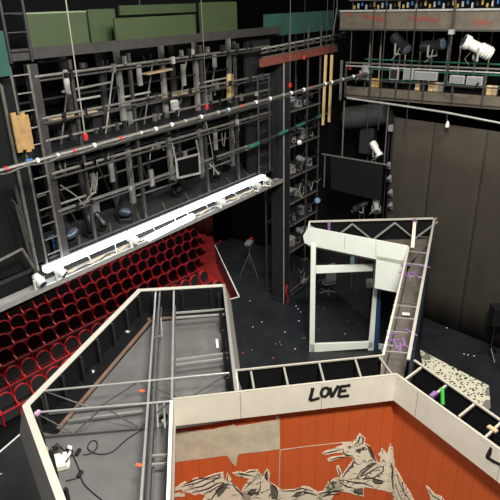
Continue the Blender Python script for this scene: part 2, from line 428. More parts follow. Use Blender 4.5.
for pa, pb in (((156, 290), (141, 505)), ((160, 290), (148, 505)), ((174, 289), (172, 400))):
    a, b = at(*pa, 'z', ZT-.05), at(*pb, 'z', ZT-.05)
    MB().bar(a, b, .035, .05).build('roof_beam', M['alu'] if pa[0] != 160 else M['truss'], rf)
    MB().bar(a-Vector((0, 0, .4)), b-Vector((0, 0, .4)), .03, .03).build('lower_beam', M['truss'], rf)
for pa, pb, z in (((176, 313), (226, 309), ZT-.2), ((176, 318), (227, 314), ZT-.2), ((176, 360), (229, 353), ZT-.2), ((176, 365), (230, 358), ZT-.2),
                  ((150, 456), (170, 455), ZT-.3), ((150, 465), (170, 463), ZT-.3), ((68, 421), (143, 411), ZB+.05)):
    MB().bar(at(*pa, 'z', z), at(*pb, 'z', z), .035, .035).build('cross_bar', M['alu'], rf)
for pa, pb in (((157, 403), (158, 428)), ((164, 402), (165, 428)), ((152, 337), (162, 336)), ((162, 336), (161, 318))):
    MB().bar(at(*pa, 'z', ZT-.25), at(*pb, 'z', ZT-.25), .025).build('bracket', M['lgrey'], rf)
for px, py in ((142, 391), (139, 465)):
    tape = MB().box(at(px, py, 'z', ZT+.0), (.05, .09, .008), R(20)).build('tape_mark', M['orange_t'], rf); tape['label'] = 'orange tape'
MB().box(at(37.5, 413, 'z', ZT+.0), (.1, .05, .05), R(20)).build('tape_wrap', M['pink'], rf)['label'] = 'pink tape wrap'
# hidden supports so that the roof stands
for q in (A+(C-A)*.3, B+(D2-B)*.25, C+(Fp-C)*.3, bA+(bot-bA)*.4, bot+(Fp-bot)*.1):
    MB().bar(V3(q, 0), V3(q, ZB-.06), .1).build('support_post', M['dsteel'], rf)

# --- mural wall
n1 = Vector(((G-Fp).y, -(G-Fp).x, 0)).normalized();  n1 = -n1 if n1.dot(V2(CP)-G) < 0 else n1     # towards camera
n2 = Vector(((Gr-G).y, -(Gr-G).x, 0)).normalized();  n2 = -n2 if n2.dot(V2(CP)-G) < 0 else n2
d1, d2 = (G-Fp).normalized(), (Gr-G).normalized()
def isect(p, d, q, f):
    cr = d.x*f.y-d.y*f.x; w = q-p; t = (w.x*f.y-w.y*f.x)/cr; return p+d*t
OFF = .17
w1a, w2b = Fp-n1*OFF-d1*.25, Gr-n2*OFF
Gw = isect(w1a, d1, w2b, d2)
M['or1'] = striped('orange_boards_a', (196, 88, 36), d1.x, d1.y, .31, dark=.74, w=.045)
M['or2'] = striped('orange_boards_b', (196, 88, 36), d2.x, d2.y, .31, dark=.74, w=.045)
mw = thing('mural_wall', 'orange boarded scenery wall with cream cornice spray-painted with a word, in the foreground', 'stage scenery', (6.6, 4.1, 0), world=True)
sw = thing('corner_wall', 'orange scenery wall running off the bottom right corner, with cream cornice and open top', 'stage scenery', (7.6, 1.5, 0), world=True)
def solid(a, b, inward_n, t, z0, z1, name, mt, par):
    return MB().slab([a, b, b-inward_n*t, a-inward_n*t], z0, z1).build(name, mt, par)
solid(w1a, Gw, n1, .03, 0, ZB-.065, 'orange_boarding', M['or1'], mw)
solid(Gw, w2b, n2, .03, 0, ZB-.065, 'orange_boarding', M['or2'], sw)
solid(Fp, G, n1, .03, ZB, ZT, 'cornice', M['cream'], mw)
solid(G, Gr, n2, .03, ZB, ZT, 'cornice', M['cream'], sw)
Gi = isect(Fp-n1*.045, d1, Gr-n2*.045, d2)
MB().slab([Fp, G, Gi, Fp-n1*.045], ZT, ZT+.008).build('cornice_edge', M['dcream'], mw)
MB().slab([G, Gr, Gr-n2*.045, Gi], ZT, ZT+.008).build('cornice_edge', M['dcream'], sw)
# return of the cornice beneath the inner rim
dfb = (bot-Fp).normalized(); nfb = Vector((-dfb.y, dfb.x, 0)); nfb = nfb if nfb.dot(G-Fp) > 0 else -nfb
MB().slab([Fp, bot, bot-nfb*.03, Fp-nfb*.03], ZB, ZT-.02).build('cornice_return', M['cream'], rf)
MB().slab([Fp-nfb*.14, bot-nfb*.14, bot-nfb*.17, Fp-nfb*.17], 0, ZB-.07).build('side_boarding', M['or1'], rf)
# black hollow and ribs
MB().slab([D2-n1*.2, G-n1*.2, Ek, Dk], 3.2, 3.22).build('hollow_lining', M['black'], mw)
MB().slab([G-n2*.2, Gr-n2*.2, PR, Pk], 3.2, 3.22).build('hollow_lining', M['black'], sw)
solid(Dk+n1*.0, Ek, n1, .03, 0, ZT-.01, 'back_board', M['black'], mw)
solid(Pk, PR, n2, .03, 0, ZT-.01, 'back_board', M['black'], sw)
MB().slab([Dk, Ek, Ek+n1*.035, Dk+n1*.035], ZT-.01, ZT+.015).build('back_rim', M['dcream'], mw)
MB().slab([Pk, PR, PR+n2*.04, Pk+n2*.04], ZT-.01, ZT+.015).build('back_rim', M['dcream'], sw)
for pa, pb in (((251, 372), (254, 389)), ((284, 368), (288, 386)), ((319, 363), (324, 382)), ((355, 359), (361, 378)), ((236, 370), (238, 391)), ((379, 357), (392, 375))):
    MB().bar(at(*pa, 'z', ZT-.03), at(*pb, 'z', ZT-.03), .035, .04).build('rib', M['fascia'] if pa[0] > 240 else M['creamtop'], mw)
for pa, pb in (((421, 368), (405, 380)), ((446, 386), (432, 397)), ((475, 404), (459, 417)), ((501, 423), (485, 438))):
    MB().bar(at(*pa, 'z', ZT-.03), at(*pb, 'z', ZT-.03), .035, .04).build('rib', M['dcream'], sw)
MB().bar(at(442, 388, 'z', ZT+.01), at(442.5, 404, 'z', ZT-.25), .05, .05).build('strap', M['gtape'], sw)['label'] = 'bright green strap'
MB().bar(at(431, 397, 'z', ZT), at(436, 393, 'z', ZT), .07, .06).build('strap', M['purple'], sw)['label'] = 'purple strap'
MB().bar(at(488, 426, 'z', ZT), at(497, 432, 'z', ZT), .07, .03).build('wood_scrap', M['wood2'], sw)
MB().box(at(305, 376, 'z', ZT-.55), (.16, .1, .01), R(-45)).build('sticker', M['wood2'], mw)['label'] = 'small tan paper sticker'
for px in (209, 344):     # joints in the cornice
    pass
# writing
pl1, pl2 = V3(Fp, 3.7)+n1*.002, V3(G, 3.7)+n2*.002
def z8(x, y): return (240+x/3.846, 370+y/3.846)
strokes = [[(280, 68), (275, 92), (268, 117)], [(268, 117), (285, 114), (306, 107)],
           [(330, 68), (318, 73), (312, 88), (315, 101), (327, 103), (338, 93), (343, 79), (336, 69), (326, 69)],
           [(346, 67), (349, 88), (353, 105)], [(353, 105), (364, 84), (379, 59)],
           [(388, 62), (383, 82), (379, 103)], [(386, 63), (405, 62), (425, 58)], [(383, 82), (397, 80), (409, 79)], [(379, 103), (400, 101), (420, 98)]]
mb = MB()
for s in strokes: mb.ribbon([atp(*z8(*p), pl1, n1) for p in s], .062, n1)
mb.build('lettering', M['spray'], mw)['label'] = 'black spray-painted word LOVE'
mb = MB(); mb.ribbon([atp(491.3, 447.5, pl2, n2), atp(489.5, 453, pl2, n2), atp(487, 457.8, pl2, n2)], [.035, .07, .06], n2)
mb.ribbon([atp(486.2, 456.5, pl2, n2), atp(492, 460.5, pl2, n2), atp(500, 464.5, pl2, n2), atp(503, 466, pl2, n2)], [.06, .06, .05, .03], n2)
mb.build('lettering', M['spray'], sw)['label'] = 'black spray-painted letter L'
# cornice joints
for px, pl, n_, par in ((240, pl1, n1, mw), (322, pl1, n1, mw), (417, pl2, n2, sw), (499, pl2, n2, sw)):
    base = atp(px, 388 if par is mw else (400 if px < 450 else 470), pl, n_)
    MB().bar(V3(base, ZB+.01)+n_*.001, V3(base, ZT-.01)+n_*.001, .008, .004).build('joint', M['fascia'], par)

# pasted papers
pw1, pw2 = V3(w1a, 2)+n1*.001, V3(w2b, 2)+n2*.001
_c0, _c1 = cproj(V3(Gw, 3.4)), cproj(V3(Gw, .5))
def side(p): return (p[0]-_c0[0])*(_c1[1]-_c0[1])-(p[1]-_c0[1])*(_c1[0]-_c0[0])   # > 0 right of the corner
def clip(poly, sg):
    out = []
    for i, p in enumerate(poly):
        q = poly[(i+1) % len(poly)]; a, b = side(p)*sg, side(q)*sg
        if a >= 0: out.append(p)
        if (a > 0 > b) or (a < 0 < b): t = a/(a-b); out.append((p[0]+(q[0]-p[0])*t, p[1]+(q[1]-p[1])*t))
    return out
def cut(poly, name, mt, par, pl=pw1, n_=n1, t=.004): return MB().prism([atp(*p, pl, n_) for p in poly], n_*t).build(name, mt, par)
cut([(176, 431), (184, 430), (190, 431.5), (203, 430), (213, 429.5), (222, 427), (231, 425.5), (233, 423), (236, 426), (245, 425), (258, 423), (268, 421), (276, 420), (276.5, 416), (279.5, 417), (280, 449), (262, 451.5), (239, 454), (237.5, 457), (236, 466), (232, 463), (229, 458), (226, 455.5), (200, 459), (175, 462)], 'torn_paper', M['torn'], mw)['label'] = 'torn strip of pale paper'
mb = MB()
mb.ribbon([atp(280, 450, pw1, n1), atp(306, 446.5, pw1, n1), atp(352, 441.5, pw1, n1)], .014, n1)
mb.ribbon([atp(280, 451, pw1, n1), atp(279.5, 468, pw1, n1), atp(279, 486, pw1, n1)], .014, n1)
mb.build('paper_seam', M['torn'], mw)
def za(x, y): return (170+x/5.555, 420+y/5.555)
def zb(x, y): return (250+x/5.555, 420+y/5.555)
def zc(x, y): return (320+x/5.555, 420+y/5.555)
horses = [
 ('leftmost horse drawing with flying mane', [za(*p) for p in [(28, 378), (60, 352), (82, 340), (108, 352), (128, 325), (150, 318), (172, 332), (205, 312), (245, 298), (296, 287), (298, 322), (306, 340), (318, 290), (340, 325), (346, 350), (378, 378), (392, 398), (440, 392), (452, 410), (450, 580), (180, 580), (170, 460), (196, 418), (160, 408), (138, 418), (112, 405), (74, 398), (62, 384), (30, 392)]]),
 ('second horse drawing from the left, with two pointed ears', [zb(*p) for p in [(-45, 385), (-20, 345), (2, 325), (22, 318), (38, 290), (50, 285), (66, 312), (96, 268), (110, 290), (106, 340), (140, 362), (180, 388), (250, 384), (300, 366), (330, 372), (378, 398), (420, 395), (438, 345), (470, 322), (500, 322), (520, 345), (505, 390), (470, 410), (450, 440), (440, 560), (-40, 560), (-50, 470)]]),
 ('rearing horse drawing with stretched neck and open mouth', [zc(*p) for p in [(8, 190), (30, 172), (62, 160), (126, 140), (120, 122), (180, 126), (200, 100), (220, 72), (236, 86), (252, 98), (248, 126), (274, 142), (292, 176), (312, 214), (322, 238), (332, 232), (336, 205), (322, 190), (336, 180), (342, 150), (362, 172), (374, 190), (382, 150), (392, 128), (406, 160), (408, 206), (415, 240), (410, 420), (395, 405), (360, 392), (300, 380), (250, 372), (240, 382), (244, 424), (200, 416), (170, 405), (110, 395), (70, 402), (0, 438), (-20, 430), (20, 388), (44, 346), (100, 318), (108, 318), (92, 276), (90, 255), (104, 250), (116, 276), (122, 306), (150, 264), (192, 208), (150, 200), (100, 214), (48, 230), (40, 218), (62, 205), (126, 196), (132, 180), (84, 182), (40, 192)]]),
 ('small leaf-shaped paper cutout', [za(*p) for p in [(345, 293), (385, 285), (412, 292), (440, 276), (492, 276), (474, 290), (505, 302), (488, 332), (440, 326), (400, 316), (368, 308)]]),
 ('low paper cutout at the left end', [za(*p) for p in [(26, 410), (50, 402), (85, 408), (82, 425), (40, 424), (24, 430)]]),
]
for lab, poly in horses:
    rp = clip(poly, 1); poly = clip(poly, -1)
    if len(rp) > 2: cut(rp, 'horse_drawing', M['paper'], sw, pw2, n2, .006)['label'] = 'head and neck drawing across the wall corner'
    o = cut(poly, 'horse_drawing' if 'horse' in lab else 'paper_cutout', M['paper'], mw, t=.006); o['label'] = lab
h4 = [(391, 462), (397, 470), (400.5, 476), (404.5, 484), (410, 492), (414, 500), (424, 512), (408, 512), (396, 505), (394, 500)]
cut(h4, 'horse_drawing', M['paper'], sw, pw2, n2, .006)['label'] = 'paper horse body around the corner'
cut([(425.5, 485), (428, 486.5), (431, 490), (435, 494), (441, 496), (446, 502), (446, 508), (432, 506), (430, 495)], 'horse_drawing', M['paper'], sw, pw2, n2, .006)['label'] = 'small paper drawing at the bottom right'
inkl = [
 [za(*p) for p in [(60, 372), (110, 358), (150, 350), (210, 322), (285, 296)]], [za(*p) for p in [(80, 392), (130, 378), (180, 368), (250, 330), (290, 318)]],
 [za(*p) for p in [(120, 405), (165, 395), (215, 380), (262, 352), (296, 345)]], [za(*p) for p in [(190, 412), (230, 392), (280, 360)]],
 [za(*p) for p in [(298, 345), (286, 372), (262, 396), (240, 425), (215, 460)]], [za(*p) for p in [(322, 300), (316, 330), (326, 345)]],
 [za(*p) for p in [(346, 352), (372, 388), (392, 404), (410, 430)]], [za(*p) for p in [(360, 298), (410, 303), (470, 312)]], [za(*p) for p in [(420, 296), (450, 285), (480, 281)]],
 [za(*p) for p in [(270, 380), (300, 374), (290, 386)]], [za(*p) for p in [(75, 360), (120, 340), (150, 328), (200, 322)]],
 [zb(*p) for p in [(-30, 385), (0, 350), (30, 330)]], [zb(*p) for p in [(95, 280), (84, 320), (100, 340)]], [zb(*p) for p in [(50, 295), (58, 330)]],
 [zb(*p) for p in [(108, 348), (140, 372), (152, 400), (150, 440)]], [zb(*p) for p in [(40, 385), (10, 390), (-10, 408), (15, 412), (38, 400)]], [zb(*p) for p in [(60, 350), (55, 385), (30, 425)]],
 [zb(*p) for p in [(180, 395), (240, 392), (290, 380), (350, 395)]], [zb(*p) for p in [(230, 430), (262, 402), (300, 398), (350, 412), (372, 420)]], [zb(*p) for p in [(270, 425), (310, 405), (350, 408)]],
 [zb(*p) for p in [(290, 376), (310, 388), (300, 400)]], [zb(*p) for p in [(380, 410), (430, 400), (480, 398), (520, 385)]], [zb(*p) for p in [(395, 430), (440, 415), (500, 410)]],
 [zc(*p) for p in [(14, 188), (60, 178), (130, 160)]], [zc(*p) for p in [(50, 222), (100, 208), (140, 206)]], [zc(*p) for p in [(128, 162), (134, 185), (150, 196), (185, 200)]],
 [zc(*p) for p in [(150, 150), (165, 146), (172, 154), (156, 158)]], [zc(*p) for p in [(190, 140), (212, 124), (222, 90), (240, 100), (238, 128), (214, 138)]],
 [zc(*p) for p in [(250, 134), (276, 152), (292, 186), (312, 230)]], [zc(*p) for p in [(192, 210), (180, 250), (140, 296), (125, 322)]], [zc(*p) for p in [(312, 234), (270, 256), (230, 280), (210, 310)]],
 [zc(*p) for p in [(205, 320), (260, 300), (320, 262), (352, 258), (350, 285), (300, 320), (240, 332)]], [zc(*p) for p in [(280, 322), (320, 332), (352, 340), (345, 354), (310, 352), (290, 338)]],
 [zc(*p) for p in [(125, 330), (180, 345), (240, 350), (300, 372)]], [zc(*p) for p in [(110, 345), (150, 372), (200, 380)]], [zc(*p) for p in [(338, 236), (352, 222), (362, 236)]],
 [zc(*p) for p in [(390, 145), (386, 190), (398, 210)]], [zc(*p) for p in [(344, 165), (350, 190)]], [zc(*p) for p in [(396, 240), (404, 290), (400, 330), (408, 380)]], [zc(*p) for p in [(380, 260), (388, 320), (382, 370)]],
 [zc(*p) for p in [(20, 420), (80, 395), (130, 388)]], [zc(*p) for p in [(60, 350), (80, 370), (40, 400)]], [zc(*p) for p in [(170, 390), (205, 405), (235, 412)]], [zc(*p) for p in [(98, 262), (112, 300), (104, 318)]],
]
mb = MB(); rnd = random.Random(3)
pi1 = pw1+n1*.006; pi2 = pw2+n2*.006; mb2 = MB()
for s in inkl:
    if max(side(p) for p in s) > 0:
        if min(side(p) for p in s) > 0: mb2.ribbon([atp(*p, pi2, n2) for p in s], .03, n2, .003)
        continue
    n = len(s); mb.ribbon([atp(*p, pi1, n1) for p in s], [(.028 if 0 < i < n-1 else .01)*rnd.uniform(.8, 1.3) for i in range(n)], n1, .003)
mb.build('ink_lines', M['ink'], mw)
mb2.build('ink_lines', M['ink'], sw)
mb = MB()
for s in ([za(*p) for p in [(250, 395), (290, 350), (330, 352), (300, 400), (270, 430)]], [zb(*p) for p in [(110, 360), (140, 372), (150, 440), (120, 440)]], [zb(*p) for p in [(235, 425), (270, 402), (290, 405), (262, 432)]],
          [zc(*p) for p in [(230, 290), (300, 240), (318, 240), (270, 276), (225, 310)]], [zc(*p) for p in [(262, 138), (290, 176), (308, 226), (286, 210), (268, 170)]], [zc(*p) for p in [(186, 385), (238, 376), (240, 418), (190, 408)]],
          [zc(*p) for p in [(290, 325), (350, 336), (345, 356), (300, 350)]], [zb(*p) for p in [(-15, 395), (35, 385), (30, 405), (-5, 415)]], [zb(*p) for p in [(85, 290), (98, 282), (102, 330), (88, 335)]]):
    mb.prism([atp(*p, pi1, n1) for p in s], n1*.002)
mb.build('ink_shading', M['wash'], mw)
mb = MB()
for s in ([(397, 474), (400, 484), (406, 496)], [(395, 484), (399, 494), (404, 504)], [(402, 482), (404, 492), (410, 500)], [(428, 489), (433, 496), (440, 500)]):
    mb.ribbon([atp(*p, pw2+n2*.006, n2) for p in s], .02, n2, .003)
mb.build('ink_lines', M['ink'], sw)

# --- ladder-topped side wall going back
lw = thing('side_wall', 'long thin scenery wall with ladder-like open top and purple straps', 'stage scenery', (11.5, 3.6, 0), world=True)
ed = (N_-Ek).normalized(); en = Vector((-ed.y, ed.x, 0)); en = en if en.dot(K_-Ek) < 0 else -en   # from ladder to its left (towards window side)
Ko, Po = K_, V2(at(410, 360, 'z', ZT))
MB().slab([N_, Ek, Ek-en*.045, N_-en*.045], ZT-.01, ZT+.012).build('inner_rim', M['creamtop'], lw)
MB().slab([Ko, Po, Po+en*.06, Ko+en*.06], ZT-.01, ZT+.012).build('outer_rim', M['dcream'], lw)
MB().slab([N_, Ek, Ek-en*.02, N_-en*.02], 0, ZT-.01).build('inner_board', M['cream'], lw)
MB().slab([Ko, Po, Po+en*.02, Ko+en*.02], 0, ZT-.01).build('outer_board', M['black'], lw)
MB().slab([Ko-en*.004, Po-en*.004, Po, Ko], 2.6, ZT-.05).build('edge_paint', M['blue'], lw)
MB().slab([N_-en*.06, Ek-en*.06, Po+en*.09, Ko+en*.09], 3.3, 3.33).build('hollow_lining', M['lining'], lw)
for y in (236, 244, 251, 263, 275, 288, 302, 305, 317, 331, 345, 351):
    # a rung between both rims at this height of the picture
    t = (y-247)/(353-247); a = Vector((408+(381-408)*t, y, 0)); b = Vector((430+(410-430)*((y-247)/(355-247)), y+2.5, 0))
    if y < 247: a = Vector((410, y, 0)); b = Vector((431, y+1.5, 0))
    MB().bar(at(a.x, a.y, 'z', ZT-.05), at(b.x, b.y, 'z', ZT-.05), .022, .022).build('rung', M['lgrey'] if y % 2 else M['truss'], lw)
for (px, py) in ((406, 266), (404, 275), (412, 273), (409, 277), (416, 276), (424, 267), (392, 335), (411, 333), (395, 345), (400, 350), (406, 347), (404, 343), (393, 341)):
    q = at(px, py, 'z', ZT-.02); a = rnd.uniform(0, 3)
    MB().bar(q-Vector((math.cos(a), math.sin(a), 0))*.14, q+Vector((math.cos(a), math.sin(a), .2))*.14, .028, .02).build('strap', M['purple'], lw)['label'] = 'purple strap'
MB().box(at(406, 314, 'z', 3.4), (.16, .1, .01), R(-60)).build('sticker', M['whitet'], lw)

# --- window wall
ww = thing('window_wall', 'pale scenery wall with a tall white-framed window at the back of the set', 'stage scenery', (13.6, 6.6, 0), world=True)
wd = (K_-L_).normalized(); wn = Vector((wd.y, -wd.x, 0)); wn = wn if wn.dot(V2(CP)-L_) > 0 else -wn
W1 = V2(at(310.5, 352, 'z', 0)); Wp = V3(W1, 1)
MB().slab([L_, K_, K_+wn*.1, L_+wn*.1], ZT-.012, ZT+.012).build('back_rim', M['creamtop'], ww)
MB().slab([L_, K_, K_+wn*.02, L_+wn*.02], ZT-.7, ZT-.012).build('back_board', M['black'], ww)
Mf = V2(at(408, 246, 'z', ZT)); Mm = V2(at(376, 240.5, 'z', ZT)); Lt = V2(at(303.5, 236, 'z', ZT-.25))
cn = Vector(((Mf-Lf).y, -(Mf-Lf).x, 0)).normalized(); cn = cn if cn.dot(V2(CP)-Lf) > 0 else -cn
MB().slab([Lf, Mf, Mf-cn*.03, Lf-cn*.03], ZB-.02, ZT).build('cornice', M['white'], ww)
MB().slab([Lf, L_, L_+(wd*.04), Lf+wd*.04], ZB+.1, ZT).build('cornice_end', M['white'], ww)
plc = V3(Lf, 3.7)
cut2 = MB().prism([atp(308.5, 227, plc, cn), atp(303, 236, plc, cn), atp(304.5, 243, plc, cn), atp(309, 245, plc, cn)], -cn*.03).build('cornice_nib', M['white'], ww)
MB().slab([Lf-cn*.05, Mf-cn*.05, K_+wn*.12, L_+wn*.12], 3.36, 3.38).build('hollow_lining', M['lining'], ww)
MB().bar(atp(344.5, 236, plc, cn)+cn*.001, atp(344.8, 249, plc, cn)+cn*.001, .008).build('joint', M['fascia'], ww)
MB().bar(atp(376, 241, plc, cn)+cn*.001, atp(376, 258, plc, cn)+cn*.001, .008).build('joint', M['fascia'], ww)
# diagonal truss in the top
mb = MB(); zz = [ZT-.05, 3.42]
pts = [(312, 224), (328, 238), (344, 224), (361, 237), (376, 223), (392, 238), (412, 221)]
tp = [L_+(K_-L_)*(i/6)+wn*.2 for i in range(7)]
for i in range(6): mb.bar(V3(tp[i], zz[i % 2]), V3(tp[i+1], zz[(i+1) % 2]), .04)
mb.build('brace', M['lgrey'], ww)
MB().bar(at(415, 219, 'z', ZT-.02), at(412.5, 247, 'z', ZT-.02), .09, .04).build('cross_board', M['cream'], ww)
MB().box(at(415, 221, 'z', ZT), (.2, .1, .06), R(30)).build('strap', M['purple'], ww)['label'] = 'purple strap'
MB().box(at(329, 227, 'z', ZT-.1), (.08, .08, .3), R(30)).build('strap', M['purple'], ww)['label'] = 'purple strap'
def wbar(pa, pb, w, name='window_frame', mt='white', t=.07):
    return MB().prism([atp(*p, Wp, wn) for p in (pa[0], pa[1], pb[1], pb[0])], -wn*t).build(name, M[mt], wf)
wf = MB().prism([atp(*p, Wp, wn) for p in ((311, 244), (316, 244), (314.5, 352), (309.5, 352))], -wn*.08).build('window_frame', M['white'], ww)
mb = MB()
for q in (((378.5, 255), (377.5, 290), (373.5, 352), (368, 352), (373.5, 290), (374.8, 255)), ((316, 266.5), (373.5, 265), (373, 271), (316, 273.5)), ((310, 344.5), (373, 342), (373, 348), (310, 352.5))):
    mb.prism([atp(*p, Wp, wn) for p in q], -wn*.08)
mb.build('mullions', M['white'], wf)
MB().prism([atp(*p, Wp-wn*.04, wn) for p in ((315, 248), (374, 255), (366, 346), (314, 346))], -wn*.006).build('pane', M['glass'], wf)
MB().prism([atp(*p, plc, cn) for p in ((376.5, 256), (404, 261), (396.5, 292.5), (374.5, 288))], -cn*.03).build('wall_panel', M['white'], ww)
MB().prism([atp(*p, Wp-wn*.0, wn) for p in ((377.5, 286), (381.5, 287), (378.5, 350), (373.5, 350))], -wn*.04).build('blue_edge', M['blue'], ww)
MB().prism([atp(*p, Wp-wn*.0, wn) for p in ((372, 343), (385, 345), (384, 350), (371, 348))], -wn*.05).build('sill', M['white'], ww)

# speckled board behind the corner wall
pb = [at(420, 350, 'z', .04), at(489, 386, 'z', .04), at(490.5, 408, 'z', .04), at(470, 425, 'z', .04), at(425, 378, 'z', .04)]
o = MB().slab(pb, 0.0, .05).build('speckled_board', M['speckle']); tag(o, 'cream board with black speckles lying on the stage behind the corner wall', 'board')

# ---- things lying on the scenery roof
ZR = ZB-.03
def cable(name, pix, z, r, lab, mt='cable', cat='cable', group=None, ax='z', sub=6):
    P = [at(*p, ax, z) for p in pix]; out = []
    for i in range(len(P)-1):
        p0, p1, p2, p3 = P[max(i-1, 0)], P[i], P[i+1], P[min(i+2, len(P)-1)]
        for k in range(sub):
            t = k/sub; out.append(.5*((2*p1)+(p2-p0)*t+(2*p0-5*p1+4*p2-p3)*t*t+(3*p1-p0-3*p2+p3)*t**3))
    out.append(P[-1]); o = MB().tube(out, r, 6).build(name, M[mt], smooth=True); return tag(o, lab, cat, group)
cable('cable', [(83, 455), (92, 453), (97, 447), (96, 441), (90, 442), (88, 449), (98, 454), (112, 452), (126, 440), (140, 431), (153, 425)], ZR+.012, .010, 'black cable looping across the grey scenery roof towards the centre beam')
cable('cable', [(66, 481), (74, 479), (80, 477), (84, 484), (92, 492), (102, 500)], ZR+.012, .010, 'black cable curving down from the small socket at the bottom left of the roof')
cable('cable', [(57, 443), (64, 450), (70, 451), (76, 462), (80, 472)], ZR+.015, .01, 'thin black cable beside the white strip on the roof')
for p, lab in (((80, 474), 'black cable socket on the roof nearest the bottom edge'), ((78, 452), 'black cable connector beside the white strip on the roof'), ((66, 462-9), 'black plug left of the white strip on the roof')):
    o = MB().bar(at(p[0]-2, p[1]+3, 'z', ZR+.04), at(p[0]+2, p[1]-3, 'z', ZR+.04), .06, .05).build('cable_socket', M['plastic'], bevel=.01); tag(o, lab, 'socket')
o = MB().prism([at(*p, 'z', ZR+.03) for p in ((68, 445), (72, 446), (69, 467), (65, 467))], (0, 0, -.02)).build('paper_strip', M['whitet']); tag(o, 'white strip lying on the grey roof beside the black cable', 'strip')
o = MB().prism([at(*p, 'z', ZR+.03) for p in ((215.5, 339), (218, 339), (219, 347), (216.5, 347.5))], (0, 0, -.02)).build('paper_strip', M['whitet']); tag(o, 'short white strip on the roof near its far right corner', 'strip')
jb = thing('junction_box', 'cream and wooden junction box with wires on the roof against the left rim', 'electrical box', at(60, 465, 'z', ZR), R(-35))
MB().box((0, 0, .06), (.24, .3, .1)).build('box', M['cream'], jb, bevel=.01)
MB().box((-.2, .02, .05), (.07, .7, .08)).build('timber', M['wood'], jb)
MB().box((-.04, .2, .14), (.08, .1, .05)).build('switch', M['plastic'], jb)
MB().tube([(.1, -.1, .12), (.2, -.05, .2), (.22, .12, .1), (.12, .2, .12)], .012, 6).build('wire', M['cable'], jb)
MB().tube([(.05, .1, .12), (.0, .26, .2), (-.1, .32, .1)], .012, 6).build('wire', M['cable'], jb)
MB().box((-.2, .3, .1), (.06, .06, .02)).build('tape', M['orange_t'], jb)
def clutter(px, py, lab, s=1.):
    t = thing('cable_bundle', lab, 'cable', at(px, py, 'z', ZR))
    for k in range(3):
        a = rnd.uniform(0, 6); q = [Vector((math.cos(a+j*1.3), math.sin(a+j*1.3), 0))*.12*s*(.5+.3*(j % 2))+Vector((0, 0, .02+.01*k)) for j in range(6)]
        MB().tube(q, .013, 6).build('loop', M['cable'], t)
    MB().box((.05*s, .02, .03), (.16*s, .05, .05), rnd.uniform(0, 3)).build('plug', M['plastic'], t)
    MB().box((-.05*s, -.05, .03), (.06*s, .04, .04), rnd.uniform(0, 3)).build('label_tag', M['whitet'], t)
clutter(128, 331, 'black cable clutter with white tag on the roof below the far left corner', 1.1)
clutter(108, 346, 'black cable ends on the roof beside the left rim, midway', .9)
clutter(93, 371, 'black wire scrap on the roof close to the left rim', .7)
clutter(163, 420, 'cable bundle on the roof beside the orange wall corner', .9)
clutter(226, 378, 'cable ends with blue tag hanging at the right rim of the roof', .6)
clutter(138, 313, 'small cable scraps on the roof at its far left corner', .6)

# ================================================================== LIGHT BRIDGE (proscenium)
YB, YB2 = 10.0, 11.25
def Y(px, py, y=YB): return at(px, py, 'y', y)
X0, X1 = 6.1, 15.0
lb = thing('lighting_bridge', 'two-storey black steel lighting bridge across the stage opening', 'lighting bridge', (10.5, 10.6, 4.8), world=True)
MB().slab([(X0-1.6, YB), (X1-.35, YB), (X1-.35, YB2+.2), (X0-1.6, YB2+.2)], 4.93, 5.03).build('lower_deck', M['steel'], lb)
MB().slab([(X0, YB+.5), (X1-.35, YB+.5), (X1-.35, YB2+.2), (X0, YB2+.2)], 7.02, 7.08).build('upper_deck', M['dsteel'], lb)
MB().bar((X0, YB-.03, 5.08), (X1-.4, YB-.03, 5.08), .015, .06).build('deck_trim', M['dsteel'], lb)
xp = Y(45, 150).x
MB().bar((xp, YB, 4.7), (xp, YB, 9.0), .2, .16).build('main_post', M['steel'], lb)
for px, py in ((82, 150), (134, 110), (203, 100), (236, 100)):
    x = Y(px, py).x; MB().bar((x, YB, 4.95), (x, YB, 9.0), .07, .07).build('post', M['steel'], lb)
for px, py, mt in ((103, 90, 'steel'), (120, 85, 'lgrey'), (163, 75, 'lgrey'), (174, 90, 'steel'), (197, 90, 'lgrey'), (232, 145, 'lgrey'), (70, 110, 'steel')):
    x = Y(px, py, YB2).x; MB().bar((x, YB2, 5.03), (x, YB2, 9.3), .13, .1).build('back_post', M[mt], lb)
# beams
MB().bar((X0-.6, YB, Y(120, 45).z), (X1, YB, Y(120, 45).z), .16, .2).build('top_beam', M['steel'], lb)
MB().bar((X0-.6, YB2, 8.55), (X1, YB2, 8.55), .12, .12).build('back_beam', M['dsteel'], lb)
for px, py, y, w, mt in ((43, 118, YB, .05, 'tube'), (43, 123, YB-.02, .04, 'steel'), (47, 66+9, YB, .05, 'tube'), (50, 79, YB, .035, 'steel'),
                         (47, 140, YB, .05, 'tube'), (60, 157, YB, .08, 'steel'), (52, 173, YB, .06, 'tube'), (52, 178, YB-.05, .045, 'steel'), (53, 212, YB, .06, 'tube'), (54, 216, YB, .04, 'steel'),
                         (60, 165, YB+.4, .07, 'dsteel'), (70, 150, YB, .09, 'steel')):
    z = Y(px, py, y).z; MB().tube([(xp, y-.06, z), (X1-.6, y-.06, z)], w*.6).build('rail', M[mt], lb)
for z, mt in ((7.55, 'tube'), (8.1, 'steel'), (6.0, 'tube'), (5.5, 'steel')):
    MB().tube([(X0, YB2, z), (X1-.4, YB2, z)], .025).build('back_rail', M[mt], lb)
# diagonal braces at the back
mb = MB()
for i in range(7):
    x = 6.8+i*1.15; mb.bar((x, YB2+.05, 7.2), (x+.7, YB2+.05, 8.4), .035)
mb.build('brace', M['dsteel'], lb)
for i in range(9):
    x = 7.0+i*.92; z = 4.96
    MB().bar((x, YB+.1, z+.08), (x+.34, YB+.55, z+.08), .05, .05).build('bracket', M['tube'], lb)

